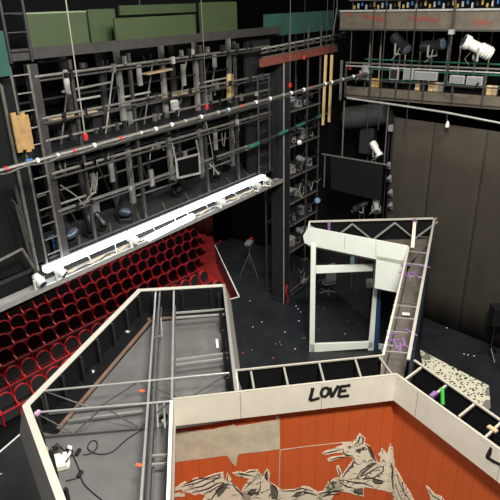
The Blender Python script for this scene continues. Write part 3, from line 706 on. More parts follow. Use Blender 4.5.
# ladders
def ladder(lab, xa, xb, y, z0, z1, step=.3, mt='tube'):
    t = thing('ladder', lab, 'ladder', ((xa+xb)/2, y, z0), world=True)
    for x in (xa, xb): MB().tube([(x, y, z0), (x, y, z1)], .03).build('side_rail', M[mt], t)
    z = z0+.2
    while z < z1-.05: MB().tube([(xa, y, z), (xb, y, z)], .016).build('rung', M[mt], t); z += step
    return t
ladder('steel ladder at the left end of the light bridge, beside the thick post', Y(17, 120).x, xp-.1, YB-.08, 5.0, 9.0, .33)
ladder('upper dark ladder at the top left, above the light bridge', Y(2, 30).x, Y(24, 30).x, YB-.1, 9.05, 12.0, .32, 'dsteel')
ladder('steel ladder at the right end of the light bridge, left of the tall column', 13.72, 14.3, YB-.1, 5.05, 8.0, .36, 'steel')
lp = thing('guard_pipe', 'bent grey guard pipe in front of the left ladder', 'pipe', (6.0, 9.85, 5.0), world=True)
MB().tube([(5.72, 9.85, 5.0), (5.72, 9.85, 8.7), (5.6, 9.85, 8.9), (5.3, 9.85, 8.95)], .035).build('pipe', M['tube'], lp, smooth=True)

# green boards
def board(name, poly, y, mt, lab, t=.06, edge=None, cat='board', group=None):
    tt = thing(name, lab, cat, Y(*poly[0], y), world=True, group=group)
    P = [Y(*p, y) for p in poly]; zt = (P[0].z+P[1].z)/2; zb = (P[2].z+P[3].z)/2; xa = (P[0].x+P[3].x)/2; xb = (P[1].x+P[2].x)/2
    MB().slab([(xa, y), (xb, y), (xb, y+t), (xa, y+t)], zb, zt).build('panel', M[mt], tt)
    if edge: MB().slab([(xa, y-.01), (xb, y-.01), (xb, y+t+.3), (xa, y+t+.3)], zt, zt+.03).build('top_edge', M[edge], tt)
    return tt
board('green_board', [(23, 16), (86, 11), (90, 47), (32, 53)], 10.0, 'green', 'large green board at the far left above the bridge, with pale top edge', edge='greenedge')
board('green_board', [(88, 10), (115, 8), (118, 44), (92, 46)], 10.35, 'green', 'dark green board set back between the two large green boards')
board('green_board', [(114, 19), (195, 14), (197, 38), (118, 49)], 9.95, 'green', 'wide green board in the middle above the bridge')
board('green_board', [(200, 3), (237, 1), (237, 31), (202, 36)], 10.05, 'green', 'right-hand green board above the bridge')
board('green_board', [(120, 6), (196, 3), (196, 12), (120, 15)], 10.6, 'green', 'green board further back above the middle one')
q = Y(140, 8, 10.63); MB().tube([q, (q.x, q.y, 17)], .012).build('hanging_wire', M['steel'], bpy.data.objects['green_board.004']).matrix_parent_inverse = Matrix.Translation(-bpy.data.objects['green_board.004'].location)
board('teal_cloth', [(-10, 30), (6, 32), (9, 76), (-8, 78)], 9.6, 'teal', 'dark teal cloth hanging at the left edge', cat='cloth')
board('teal_cloth', [(265, 15), (333, 10), (333, 30), (265, 37)], 10.1, 'teal', 'dark teal cloth band above the red beam', cat='cloth')
# white top-hung tubes on the bridge
for p, lab in (((67, 82), 'pale grey hanging tube left of the upper storey of the bridge'), ((175, 105), 'white round canister on the upper bridge rail')):
    q = Y(*p, 10.6); o = MB().lathe([(.05, -.25), (.07, -.2), (.07, .2), (.05, .25)] if p[0] < 100 else [(.0, -.13), (.12, -.12), (.13, .1), (.08, .13)], q).build('canister', M['whitem'], smooth=True); tag(o, lab, 'canister')
for pa, pb, lab in (((50, 120), (95, 111), 'long pale plank lying on the upper bridge at the left'), ((165, 98), (192, 91), 'pale plank lying on the upper bridge in the middle'), ((40, 62), (64, 60), 'grey plank on top of the bridge below the large green board'), ((145, 74), (170, 69), 'thin pale batten with red mark on the upper bridge')):
    o = MB().bar(Y(*pa, 10.9), Y(*pb, 10.9), .2, .04).build('plank', M['wood2'] if pa[0] != 40 else M['steel']); tag(o, lab, 'plank')
for i, (xa, xb) in enumerate(((228.5, 231.5), (233, 237))):
    o = MB().bar(Y((xa+xb)/2-1, 74, 10.3), Y((xa+xb)/2-1, 98, 10.3), .17, .03).build('plank', M['wood']); tag(o, 'pale upright plank at the right end of the upper bridge, %s one' % ['left', 'right'][i], 'plank')
for i, x in enumerate((5, 11, 17, 22)):
    a = Y(x+2, 112, 9.9); b = Y(x+6, 152, 9.9)
    o = MB().box((a.x, 9.72+.05*i, (a.z+b.z)/2), (.1, .04, a.z-b.z-.1*(i % 2))).build('plank', M['rawwood']); tag(o, 'upright raw timber plank at the left edge, %s from the left' % ['first', 'second', 'third', 'fourth'][i], 'plank')

# lighting bar with cables running in front
a, b = at(-6, 172, 'y', 9.0), at(372, 71.5, 'x', 16.6)
bar = thing('lighting_bar', 'long silvery cable-wrapped pipe running diagonally across the bridge to the right gallery', 'pipe', a, world=True)
MB().tube([a, b], .035).build('pipe', M['tube'], bar)
for i in range(26):
    t = (i+.5)/26+rnd.uniform(-.01, .01); q = a+(b-a)*t
    MB().lathe([(.045, 0), (.045, .05)], q, (b-a), 8).build('tape_band', M[rnd.choice(['whitet', 'redp', 'alu', 'alu', 'skyp', 'gtape', 'whitet'])], bar)
MB().lathe([(.06, 0), (.06, .12)], at(26, 163, 'y', 9.05), (b-a), 8).build('clamp', M['bluepl'], bar)
cb = []
for i in range(60):
    t = i/59; cb.append(a+(b-a)*t+Vector((0, -.04, -.05-.02*math.sin(i*1.7))))
MB().tube(cb, .014, 5).build('cable', M['steel'], bar)
a, b = Y(243, 150, 9.58), Y(332, 111, 9.58)
tb = thing('lighting_bar', 'thin pipe wrapped in green netting beside the tall column', 'pipe', a, world=True)
MB().tube([a, b], .03).build('pipe', M['steel'], tb)
for t in (.05, .35, .55, .8):
    MB().lathe([(.05, 0), (.06, .2), (.05, .5)], a+(b-a)*t, (b-a), 8).build('netting', M['tealtape'], tb)

# cross ropes/hoist cables
def rope(pa, pb, y, lab, r=.012, mt='cord', hook=True, ax='y'):
    a, b = at(*pa, ax, y), at(*pb, ax, y); a = Vector((b.x, b.y, max(a.z, b.z)+0))
    a = Vector((b.x, b.y, 16.9)); t = thing('hoist_cable', lab, 'cable', b, world=True, group=None)
    MB().tube([a, b], r, 6).build('wire', M[mt], t)
    if hook: MB().lathe([(.02, .0), (.05, .03), (.05, .12), (.02, .15)], b).build('hook', M['redp'], t)
rope((64, 0), (86, 141), 8.9, 'pale hoist cable with red hook hanging in front of the left of the bridge')
rope((206, 60), (207, 110), 9.5, 'hoist cable with red hook right of the middle of the bridge', .009, 'tube')
rope((292, 0), (290, 88), 9.0, 'thin pale hoist cable hanging in front of the equipment tower', .009, 'tube')
rope((352, 0), (350, 70), 8.5, 'thin hoist cable with red hook at the left end of the right gallery', .01, 'tube')
rope((400, 0), (397, 42), 7.0, 'pale hoist cable ending at the dark spotlight', .01, 'cord', False)
rope((305, 0), (304, 60), 9.3, 'thin dark hoist cable above the red beam', .009, 'dsteel')

# fluorescent trough under the bridge
tr = thing('light_trough', 'long row of glowing fluorescent strips in a grey metal trough under the light bridge', 'lamp', (10.4, 9.7, 4.5), world=True)
zt = 4.72
MB().slab([(3.6, 9.62), (14.75, 9.70), (14.75, 9.98), (4.0, 9.98)], 4.60, 4.65).build('trough', M['lgrey'], tr)
MB().bar((3.6, 9.6, 4.66), (14.75, 9.68, 4.62), .04, .11).build('front_lip', M['alu'], tr)
MB().bar((5.7, 9.985, 4.82), (14.2, 9.985, 4.82), .03, .34).build('back_plate', M['steel'], tr)
xs = [5.85, 8.25, 10.2, 12.1, 13.9]
for i in range(4):
    MB().box(((xs[i]+xs[i+1])/2, 9.84, 4.94), (xs[i+1]-xs[i]-.06, .14, .11)).build('light_strip', M['lamp'], tr)
    MB().box(((xs[i]+xs[i+1])/2, 9.94, 4.93), (xs[i+1]-xs[i]-.02, .05, .2)).build('strip_housing', M['steel'], tr)
a, b = at(147, 239, 'y', 9.66), at(193, 216, 'y', 9.66)
MB().tube([a+(b-a)*.0, b], .075, 12).build('diffuser_tube', M['lamp2'], tr, smooth=True)
for i in range(12):
    x = 6.3+i*.68; MB().bar((x, 9.66, 4.66), (x+.12*(i % 3-1), 9.84, 4.86), .02+.015*(i % 2), .02).build('bracket', M['alu'], tr)
cb = [(6.0+i*.2, 9.74+.03*math.sin(i*2.1), 4.70+.03*math.sin(i*1.3)) for i in range(42)]
MB().tube(cb, .018, 6).build('cable', M['wood'], tr)['label'] = 'tan cable'
cb = [(6.0+i*.2, 9.70+.03*math.sin(i*1.1), 4.70+.04*math.cos(i*1.7)) for i in range(44)]
MB().tube(cb, .014, 6).build('cable', M['cable'], tr)

def lampkit(name, lab, loc, rz, tilt=R(50), s=1., body='plastic', group=None, std=True):
    """moving-head / theatre spotlight: base, yoke, head with lens"""
    t = thing(name, lab, 'spotlight', loc, rz, group)
    if std: MB().box((0, 0, .05*s), (.26*s, .26*s, .1*s)).build('base', M['plastic'], t, bevel=.015)
    for sx in (-1, 1): MB().bar((sx*.15*s, 0, .1*s), (sx*.15*s, 0, .38*s), .03*s, .08*s).build('yoke_arm', M[body], t, bevel=.005)
    MB().bar((-.16*s, 0, .1*s), (.16*s, 0, .1*s), .08*s, .03*s).build('yoke_base', M[body], t)
    ax = Vector((0, -math.cos(tilt), -math.sin(tilt)))
    h = MB().lathe([(.05*s, -.2*s), (.1*s, -.18*s), (.12*s, -.05*s), (.11*s, .05*s), (.13*s, .12*s), (.13*s, .2*s)], (0, 0, .34*s), ax, 16).build('head', M[body], t, smooth=True)
    MB().lathe([(.11*s, .201*s), (.09*s, .215*s), (.03*s, .222*s)], (0, 0, .34*s), ax, 16).build('lens', M['lens'], h, smooth=True)
    return t
cs = [((68, 245), 'moving head light on the bridge deck beside the bright cartons', 1.15), ((92, 236), 'second moving head light from the left on the bridge deck', .95), ((101, 230), 'small spotlight next to the second moving head on the bridge', .8), ((126, 221), 'moving head light standing on the bridge under the diagonal pipe end', 1.1),
      ((176, 196), 'spotlight on the bridge deck below the square frame', .85), ((214, 181), 'black spotlight on the right half of the bridge deck', 1.), ((225, 170), 'spotlight behind its black neighbour on the right half of the bridge', .95), ((250, 166), 'last spotlight at the right end of the bridge deck', 1.)]
for i, (p, lab, s) in enumerate(cs):
    q = at(*p, 'z', 5.04); q.y = max(q.y, YB+.2); lampkit('moving_light', lab, (q.x, q.y, 5.03), rnd.uniform(-.8, .8), R(rnd.uniform(20, 70)), s*1.1, 'plastic' if i % 3 else 'dsteel', 'spotlights on the bridge deck')
# fittings at the ends of the trough
for i, (x, lab) in enumerate(((5.6, 'white spotlight head at the left end of the glowing strips'), (6.1, 'second white spotlight head at the left end of the glowing strips'), (8.15, 'blue and white clamp lamp in the trough left of middle'), (11.45, 'white lamp fitting in the trough right of middle'), (13.2, 'round white lamp near the right end of the trough'), (13.8, 'last white lamp at the right end of the trough'))):
    t = lampkit('trough_lamp', lab, (x, 9.66, 4.62), R(20*i), R(30), .75, 'whitem', 'lamps hung in the trough', False)
    if i in (2, 4): MB().box((.08, -.06, .2), (.2, .12, .12)).build('casing', M['bluepl'], t)
# bits on the deck
for i, (px, c, lab) in enumerate(((40, 'redp', 'red and white carton at the left end of the bridge deck'), (45.5, 'wood2', 'tan carton between red and blue ones on the bridge deck'), (50, 'bluepl', 'blue carton on the bridge deck'), (60, 'wood', 'orange-tan carton nearest the moving light on the bridge deck'))):
    q = Y(px, 240, 10.25); o = MB().box((q.x, 10.3, 5.03+.17), (.26, .2, .34)).build('carton', M[c]); tag(o, lab, 'box', 'cartons on the bridge')
# black square frame hung on bridge
fr = thing('framed_panel', 'black square panel in a grey tube frame hanging in the middle of the bridge', 'panel', Y(190, 175, 9.9), world=True)
P = [Y(*p, 9.88) for p in ((176, 160), (199, 154), (200, 173), (178, 178))]
MB().prism(P, (0, .03, 0)).build('panel', M['void'], fr)
for i in range(4): MB().tube([P[i], P[(i+1) % 4]], .03).build('frame', M['alu'], fr)
MB().tube([P[0], Y(172, 143, 9.88)], .018).build('hanger', M['alu'], fr); MB().tube([P[1], Y(196, 140, 9.88)], .018).build('hanger', M['alu'], fr)
# dark equipment in the void of the bridge storeys
for i in range(14):
    x = 6.9+i*.53; z = 5.04 if i % 2 else 7.09; h = rnd.uniform(.3, .7)
    o = MB().box((x, 11.5, z+h/2), (rnd.uniform(.25, .45), .22, h)).build('equipment_case', M['dsteel' if i % 3 else 'gplastic'], bevel=.02)
    tag(o, '%s case at the back of the %s bridge storey, %s from the left' % ('grey' if i % 3 == 0 else 'dark', 'lower' if i % 2 else 'upper', ORD[i//2] if i > 1 else 'first'), 'case', 'cases at the back of the bridge')
for i, (pix, lab) in enumerate((([(60, 185), (76, 196), (84, 205), (88, 198), (96, 190), (97, 172)], 'loose pale cable hanging over the lower bridge rail at the left'), ([(150, 160), (151, 150), (158, 145), (164, 150)], 'cable loop hanging in the middle of the lower bridge storey'), ([(205, 118), (212, 150), (214, 175)], 'pale cable dangling right of the framed panel'))):
    cable('hanging_cable', pix, 9.95, .013, lab, 'cord', ax='y')

o = MB().slab([(2.6, 10.02), (6.2, 10.02), (6.2, 10.1), (2.6, 10.1)], 4.3, 5.6).build('dark_panel', M['black']); tag(o, 'dark grey panel at the left edge just above the trough', 'panel')
mb_list = []
for i in range(70):
    x = rnd.uniform(6.8, 14.0); z = rnd.choice([Y(43, 118).z, Y(47, 75).z, Y(52, 173).z, Y(53, 212).z, Y(47, 140).z, 8.9])
    MB().box((x, YB-.09, z-.03), (.07, .08, rnd.uniform(.08, .2)), 0).build('rail_clamp', M[rnd.choice(['lgrey', 'plastic', 'tube', 'steel', 'plastic', 'plastic'])], lb)
for i in range(16):
    x = 6.9+i*.45+rnd.uniform(-.15, .15); z = rnd.choice([8.9, 8.0, 7.1, 6.6]); w_ = rnd.uniform(.1, .35)
    MB().tube([(x, YB+.1, z), (x+w_*.3, YB+.12, z-rnd.uniform(.2, .5)), (x+w_*.8, YB+.15, z-rnd.uniform(.2, .5)), (x+w_, YB+.1, z)], .012, 5).build('slack_cable', M[rnd.choice(['cable', 'cord', 'cable'])], lb)
for i in range(5):
    x = 7.6+i*1.3; MB().tube([(x, YB2-.2, 7.1), (x+.5, YB2-.2, 8.6)], .02).build('slanting_brace', M['lgrey' if i % 2 else 'tube'], lb); MB().tube([(x+.1, YB2-.2, 5.1), (x-.4, YB2-.2, 6.5)], .02).build('slanting_brace', M['steel'], lb)
for i, (px, py, h) in enumerate(((112, 172, .5), (152, 178, .45), (186, 160, .5), (216, 140, .6), (94, 182, .4), (140, 75, .5), (184, 75, .55), (215, 60, .4))):
    q = Y(px, py, 10.7); MB().box((q.x, 10.72, q.z), (.12, .06, h)).build('light_panel', M['lgrey' if i % 2 else 'alu'], lb)
for pa, pb in (((62, 92), (112, 82)), ((72, 101), (100, 96)), ((120, 98), (150, 92)), ((196, 84), (226, 78)), ((60, 204), (96, 192)), ((136, 196), (176, 183)), ((200, 172), (232, 160))):
    MB().tube([Y(*pa, 10.6), Y(*pb, 10.6)], .026).build('inner_pipe', M['alu'], lb)
# left lower corner: dark panels and pipes
o = MB().slab([(3.6, 9.9), (6.05, 9.9), (6.05, 10.0), (3.6, 10.0)], 5.1, 8.8).build('side_panel', M['black']); tag(o, 'black panel filling the left edge behind the raw planks', 'panel')
o = MB().tube([at(-5, 263, 'y', 9.4), at(22, 249, 'y', 9.4)], .03).build('pipe', M['tube']); tag(o, 'short light pipe at the left edge above the trough', 'pipe')
o = MB().tube([at(22, 249, 'y', 9.4), at(34, 268, 'y', 9.4)], .03).build('pipe', M['tube']); tag(o, 'short slanting pipe joining the trough end at the left', 'pipe')
for i, (pa, pb) in enumerate((((15, 185), (28, 242)), ((12, 200), (24, 218)), ((16, 205), (33, 262)))):
    o = MB().bar(at(*pa, 'y', 9.6), at(*pb, 'y', 9.6)-Vector((0, 0, .0 if i < 2 else .25)), .06, .03).build('strut', M['steel']); tag(o, 'thin dark strut at the left edge beneath the planks, %s' % ['longest', 'shortest', 'lowest'][i], 'strut', 'struts at the left edge')

# ================================================================== COLUMN AND TOWER
col = thing('column', 'tall dark grey steel column at the right end of the light bridge, standing on the stage', 'column', (15.0, 9.85, 0), world=True)
MB().box((14.98, 9.95, 4.25), (.34, .5, 8.5)).build('shaft', M['dsteel'], col)
MB().bar((14.78, 9.68, 0), (14.78, 9.68, 8.5), .03, .03).build('edge_angle', M['lgrey'], col)
MB().box((14.98, 9.95, .06), (.42, .58, .12)).build('foot', M['dsteel'], col)
o = MB().slab([(13.6, 10.2), (14.8, 10.2), (14.8, 10.3), (13.6, 10.3)], 5.0, 9.0).build('side_panel', M['dsteel']); tag(o, 'dark grey sheet panel left of the tall column', 'panel')
# red beam and pulley rack
a, b = Y(261, 63, 9.7), Y(336, 48, 9.7)
o = MB().bar(a, b, .12, .22).build('red_beam', M['beamred']); tag(o, 'dull red steel beam above the equipment tower', 'beam')
shz_ = [.4, 1.6, 2.6, 3.6, 4.6, 5.8]; tw_wires = []
rk = thing('pulley_rack', 'grey rack of pulleys and cables above the red beam', 'rack', Y(300, 42, 9.8), world=True)
for dy in (0, 4, 9): MB().tube([Y(262, 49+dy, 9.8), Y(345, 33+dy, 9.8)], .028).build('rail', M['tube' if dy else 'lgrey'], rk)
for i in range(22):
    z = shz_[i % 6]+rnd.uniform(.1, .9); x = rnd.uniform(15.2, 16.9); w_ = rnd.uniform(.15, .5)
    tw_wires.append([(x, 9.68, z), (x+w_*.3, 9.64, z-rnd.uniform(.05, .3)), (x+w_, 9.68, z+rnd.uniform(-.2, .2))])
for i in range(9): q = Y(268+i*9, 50-i*1.8, 9.78); MB().lathe([(.07, 0), (.07, .05)], q, (1, 0, 0), 12).build('pulley', M['steel'], rk)
a = thing('a_frame', 'narrow dark triangular bracket beside the left end of the right gallery', 'bracket', Y(340, 30, 9.6), world=True)
for pa, pb in (((337, 8), (333, 34)), ((337, 8), (345, 34)), ((333, 34), (345, 34))): MB().tube([Y(*pa, 9.6), Y(*pb, 9.6)], .03).build('strut', M['steel'], a)
q = Y(337, 8, 9.6); MB().tube([q, (q.x, q.y, 17)], .02).build('hanger', M['steel'], a)
tw = thing('equipment_tower', 'dark scaffold tower crammed with equipment, right of the tall column', 'scaffold tower', (16.0, 10.0, 0), world=True)
TX0, TX1, TX2 = 15.2, 16.3, 17.1
for x in (TX0, TX1, TX2):
    for y in (9.75, 10.7): MB().tube([(x, y, 0), (x, y, 9.2)], .035).build('post', M['steel'], tw)
shz = [Y(290, q, 9.75).z for q in (300, 252, 226, 204, 178, 147, 112)]
for i, z in enumerate(shz):
    z = max(z, .06)
    MB().slab([(TX0, 9.75), (TX2, 9.75), (TX2, 10.7), (TX0, 10.7)], z-.04, z).build('shelf', M['dsteel'], tw)
    MB().tube([(TX0, 9.72, z), (TX2, 9.72, z)], .03).build('shelf_rail', M['tube'], tw)
    if i: MB().tube([(TX0, 9.72, z+.4), (TX2, 9.72, z+.4)], .018).build('guard_rail', M['steel'], tw)
MB().tube([(TX0, 9.72, .08), (TX2, 9.72, .08)], .04).build('base_rail', M['steel'], tw)
names = [('plastic', 'black'), ('dsteel', 'dark grey'), ('gplastic', 'grey'), ('skyp', 'pale blue'), ('plastic', 'black'), ('lgrey', 'light grey')]
used = {}
for i, z in enumerate(shz[1:]):
    for j in range(5):
        mt, cn_ = names[(i*2+j*5) % 6]; s = rnd.uniform(.22, .34); x = 15.42+j*.37; z0 = max(z, .06)
        lab = '%s device on the %s shelf up the equipment tower, %s' % (cn_, ORD[i] if i else 'lowest', ['leftmost', 'second from left', 'in the middle', 'second from right', 'rightmost'][j])
        if (i+j) % 3 == 0: lampkit('stored_spotlight', lab.replace('device', 'spotlight'), (x, 10.1, z0), rnd.uniform(-.5, .5), R(20), .9, mt if mt != 'skyp' else 'gplastic', 'equipment stored in the tower')
        else:
            t = thing('control_box', lab, 'device', (x, 10.1, z0), rnd.uniform(-.2, .2), 'equipment stored in the tower')
            MB().box((0, 0, s/2), (s, .3, s)).build('housing', M[mt], t, bevel=.02)
            MB().box((0, -.155, s*.55), (s*.6, .01, s*.4)).build('front_panel', M['lgrey' if j % 2 else 'steel'], t)
            MB().tube([(-s*.4, -.16, s*.3), (-s*.3, -.25, s*.1), (s*.1, -.22, s*.15), (s*.3, -.17, s*.6)], .012, 5).build('wire', M['cord'], t)
for i, x in enumerate((9.9, 10.4)):
    pass
for i, w_ in enumerate(tw_wires): MB().tube(w_, .013, 5).build('slack_cable', M['cable' if i % 3 else 'cord'], tw)
q = Y(317, 200, 9.7); o = MB().lathe([(.02, 0), (.10, .02), (.11, .08), (.07, .14)], q, (-.6, -.6, 0), 16).build('round_lamp', M['screenblue'], smooth=True); tag(o, 'round pale blue lamp glowing on the equipment tower', 'lamp')
q = Y(299, 142, 9.6); o = MB().lathe([(.02, 0), (.08, .02), (.08, .08), (.03, .12)], q, (-.6, -.6, 0), 12).build('round_lamp', M['whitem'], smooth=True); tag(o, 'small round white lamp on the equipment tower', 'lamp')
o = cable('hanging_cable', [(287, 285), (286, 292), (288, 299), (287, 303)], 9.65, .035, 'red cable bundle hanging at the foot of the equipment tower', 'redp', ax='y')
ph = thing('wall_phone', 'small white device with arm near the foot of the equipment tower', 'device', Y(303, 282, 9.68), world=True)
MB().box(Y(304, 281, 9.66), (.3, .1, .12)).build('body', M['lgrey'], ph, bevel=.01); MB().tube([Y(290, 292, 9.66), Y(302, 282, 9.66)], .02).build('arm', M['tube'], ph)
for i, x in enumerate((325, 331)):
    o = MB().bar(Y(x+1, 55, 9.5), Y(x-2, 125-3*i, 9.5), .07, .07).build('timber_batten', M['wood']); q = Y(x+1, 56, 9.5); MB().tube([(q.x, q.y, q.z-.1), (q.x, q.y, 17)], .01).build('hanging_wire', M['steel'], o); tag(o, 'long pale timber batten hanging between tower and right gallery, %s' % ['left one', 'right one'][i], 'batten')

# ================================================================== RIGHT GALLERY
GX = 16.7
def Xp(px, py, x=GX): return at(px, py, 'x', x)
ya, yb = Xp(347, 60).y, -1.0
gl = thing('upper_gallery', 'upper grey steel gallery with red-smeared fascia along the right wall', 'gallery', (17.2, 4, 8.9), world=True)
z1, z0 = Xp(430, 10).z, Xp(430, 30).z
MB().slab([(GX, ya+.3), (GX, yb), (GX+.1, yb), (GX+.1, ya+.3)], z0, z1).build('fascia', M['gallery'], gl)
MB().slab([(GX+.1, ya+.3), (GX+.1, yb), (19, yb), (19, ya+.3)], z0, z0+.1).build('deck', M['dsteel'], gl)
MB().bar((GX-.02, ya+.3, z0), (GX-.02, yb, z0), .06, .05).build('lower_edge', M['steel'], gl)
MB().bar((GX-.02, ya+.3, z1), (GX-.02, yb, z1), .06, .05).build('upper_edge', M['lgrey'], gl)
for pa, pb in (((362, 16), (388, 20)), ((408, 18), (440, 20)), ((473, 22), (492, 23)), ((346, 14), (352, 15))):
    a, b = Xp(*pa, GX-.005), Xp(*pb, GX-.005); n = 6
    P = [a+(b-a)*(i/n)+Vector((0, 0, .04*math.sin(i*2.3))) for i in range(n+1)]
    MB().ribbon([Vector((GX-.004, p.y, p.z)) for p in P], [.04]+[rnd.uniform(.08, .14) for _ in range(n-1)]+[.03], (-1, 0, 0), .003).build('paint_smear', M['beamred'], gl)['label'] = 'red paint smear'
for i in range(44):
    y = ya-.1-i*.13; c = ['gold', 'lgrey', 'bluepl', 'lgrey', 'dsteel', 'gold'][i % 6]
    MB().box((GX+.15, y, z1+.1+.04*(i % 3)), (.05, .045, .1+.04*(i % 2))).build('rope_clamp', M[c], gl)
MB().tube([(GX, ya, z1+.3), (GX, yb, z1+.3)], .03).build('rail', M['tube'], gl)

mg = thing('middle_gallery', 'middle steel gallery with double handrail along the right wall, above the drapes', 'gallery', (17.2, 4, 6.8), world=True)
zf1, zf0 = Xp(430, 92).z, Xp(430, 104).z
MB().slab([(GX, ya), (GX, yb), (GX+.08, yb), (GX+.08, ya)], zf0, zf1).build('fascia', M['gallery'], mg)
MB().slab([(GX+.08, ya), (GX+.08, yb), (19, yb), (19, ya)], zf0, zf0+.1).build('deck', M['dsteel'], mg)
for py, r, mt in ((66, .028, 'tube'), (69.5, .022, 'lgrey'), (84, .022, 'steel'), (101, .012, 'dsteel')):
    z = Xp(430, py).z; MB().tube([(GX-.05, ya, z), (GX-.05, yb, z)], r).build('rail', M[mt], mg)
for dz in (.15, .45, .75): MB().tube([(GX+.9, ya-.2, zf1+dz), (GX+.9, yb, zf1+dz)], .022).build('green_rail', M['tealtape'], mg)
for i in range(11):
    y = ya-i*.85; MB().bar((GX-.02, y, zf0), (GX-.02, y, Xp(430, 66).z), .05).build('rail_post', M['steel'], mg)
    MB().tube([(GX+1.2, y-.2, zf1), (GX+1.2, y-.2, z0)], .03).build('back_bar', M['tube'], mg)
    MB().tube([(GX+1.25, y-.55, zf1), (GX+1.25, y-.55, z0)], .02).build('back_bar', M['wood2'], mg)
MB().bar((GX-.15, ya+.1, Xp(350, 100).z), (GX-.15, ya+.1, Xp(350, 60).z), .06).build('end_post', M['tube'], mg)
struct(MB().wall((19.0, yb-1), (19.0, 9.0), 6.2, 12, .1).build('wall_gallery', M['void']))
# panels and monitors on the gallery rail
for i, (pa, pb, mt, lab) in enumerate((((415, 71), (437, 81), 'gplastic', 'wide grey monitor on the middle gallery rail, left of the hanging pipe'), ((450, 75), (464, 84), 'gplastic', 'small grey monitor on the gallery rail right of the hanging pipe'),
        ((467, 76), (482, 86), 'gplastic', 'rightmost small grey monitor on the gallery rail'), ((404, 68), (413, 80), 'gplastic', 'narrow grey box on the gallery rail'), ((390, 68), (398, 80), 'lgrey', 'open metal box frame on the gallery rail below the dark spotlight'))):
    a, b = Xp(*pa, GX-.1), Xp(*pb, GX-.1); t = thing('monitor', lab, 'monitor', (GX-.1, (a.y+b.y)/2, b.z), world=True)
    cy, cz, wy, hz = (a.y+b.y)/2, (a.z+b.z)/2, abs(a.y-b.y), abs(a.z-b.z)
    MB().box((GX-.08, cy, cz), (.08, wy, hz)).build('casing', M['lgrey'], t, bevel=.01); MB().box((GX-.125, cy, cz), (.01, wy-.06, hz-.06)).build('screen', M[mt if mt != 'lgrey' else 'plastic'], t)
for i, (px, py, mt) in enumerate(((418, 86, 'wood'), (423, 88, 'plastic'), (431, 88, 'wood'), (436, 89, 'wood2'), (441, 91, 'gplastic'), (377, 83, 'gold'), (373, 80, 'wood2'), (489, 92, 'wood'), (494, 96, 'wood2'))):
    q = Xp(px, py, GX+.2); o = MB().box((q.x, q.y, zf1+.13), (.12, .14, .26)).build('tool_box', M[mt], bevel=.01)
    tag(o, '%s box on the middle gallery deck, %s from its left end' % ({'wood': 'tan', 'plastic': 'black', 'wood2': 'brown', 'gplastic': 'grey', 'gold': 'yellow'}[mt], {373: 'first', 377: 'second', 418: 'third', 423: 'fourth', 431: 'fifth', 436: 'sixth', 441: 'seventh', 489: 'eighth', 494: 'ninth'}[px]), 'box', 'boxes on the gallery deck')
def bigspot(lab, px, py, s, mt, rz, tilt, drop=0):
    q = Xp(px, py, GX-.05); t = thing('follow_spot', lab, 'spotlight', (q.x, q.y, q.z), rz)
    ax = Vector((-math.cos(tilt), 0, -math.sin(tilt)))
    h = MB().lathe([(.1*s, -.42*s), (.15*s, -.4*s), (.16*s, -.1*s), (.13*s, -.05*s), (.13*s, .2*s), (.17*s, .22*s), (.17*s, .36*s)], (0, 0, .3*s), ax, 16).build('barrel', M[mt], t, smooth=True)
    MB().lathe([(.14*s, .362*s), (.1*s, .375*s)], (0, 0, .3*s), ax, 16).build('lens', M['lens'], h)
    for k in range(4): MB().lathe([(.165*s, -.36*s+k*.07*s), (.175*s, -.34*s+k*.07*s), (.165*s, -.32*s+k*.07*s)], (0, 0, .3*s), ax, 16).build('cooling_fin', M[mt], h)
    for sy in (-1, 1): MB().bar((0, sy*.2*s, 0), (0, sy*.2*s, .32*s), .04*s, .03*s).build('yoke_arm', M['lgrey'], t)
    MB().bar((0, -.21*s, 0), (0, .21*s, 0), .04*s, .04*s).build('yoke_base', M['lgrey'], t)
    MB().tube([(0, 0, 0), (0, 0, -max(.35*s, min(drop, q.z)))], .025*s).build('spigot', M['steel'], t)
    MB().tube([(-.1, .1, .2*s), (-.2, .3*s, 0), (-.05, .35*s, -.15*s)], .012).build('wire', M['cord'], t)
bigspot('dark spotlight on the gallery rail at the end of the hoist cable', 400, 54, .95, 'plastic', R(60), R(25))
bigspot('dark spotlight with silver bracket in the middle of the gallery rail', 432, 56, .95, 'plastic', R(70), R(-10))
bigspot('white spotlight with fat housing near the right end of the gallery rail', 475, 60, 1.1, 'whitem', R(-60), R(-25))
bigspot('grey round-lensed spotlight at the left gallery end, where the diagonal pipe arrives', 365, 79, .8, 'lgrey', R(20), R(20))
bigspot('white spotlight clamped above the black screen on the right', 376, 156, .7, 'whitem', R(70), R(45))
bigspot('silver spotlight below the right corner of the black screen', 376, 212, .7, 'lgrey', R(30), R(30), 3.6)
bigspot('dark spotlight beneath the black screen', 360, 212, .7, 'plastic', R(-20), R(10), 3.6)
# hanging pipe in front of the gallery
hp = thing('hanging_pipe', 'dark vertical pipe with hooked foot hanging in front of the right gallery', 'pipe', Xp(447, 90, 15.8), world=True)
a = Xp(446, 85, 15.8)
MB().tube([(a.x, a.y, 16.9), (a.x, a.y, a.z+.1), (a.x, a.y-.08, a.z), (a.x, a.y-.75, a.z-.02), (a.x, a.y-.85, a.z+.1)], .035).build('pipe', M['dsteel'], hp, smooth=True)
MB().box((a.x-.03, a.y, a.z+1.35), (.12, .14, .12)).build('clamp', M['lgrey'], hp)
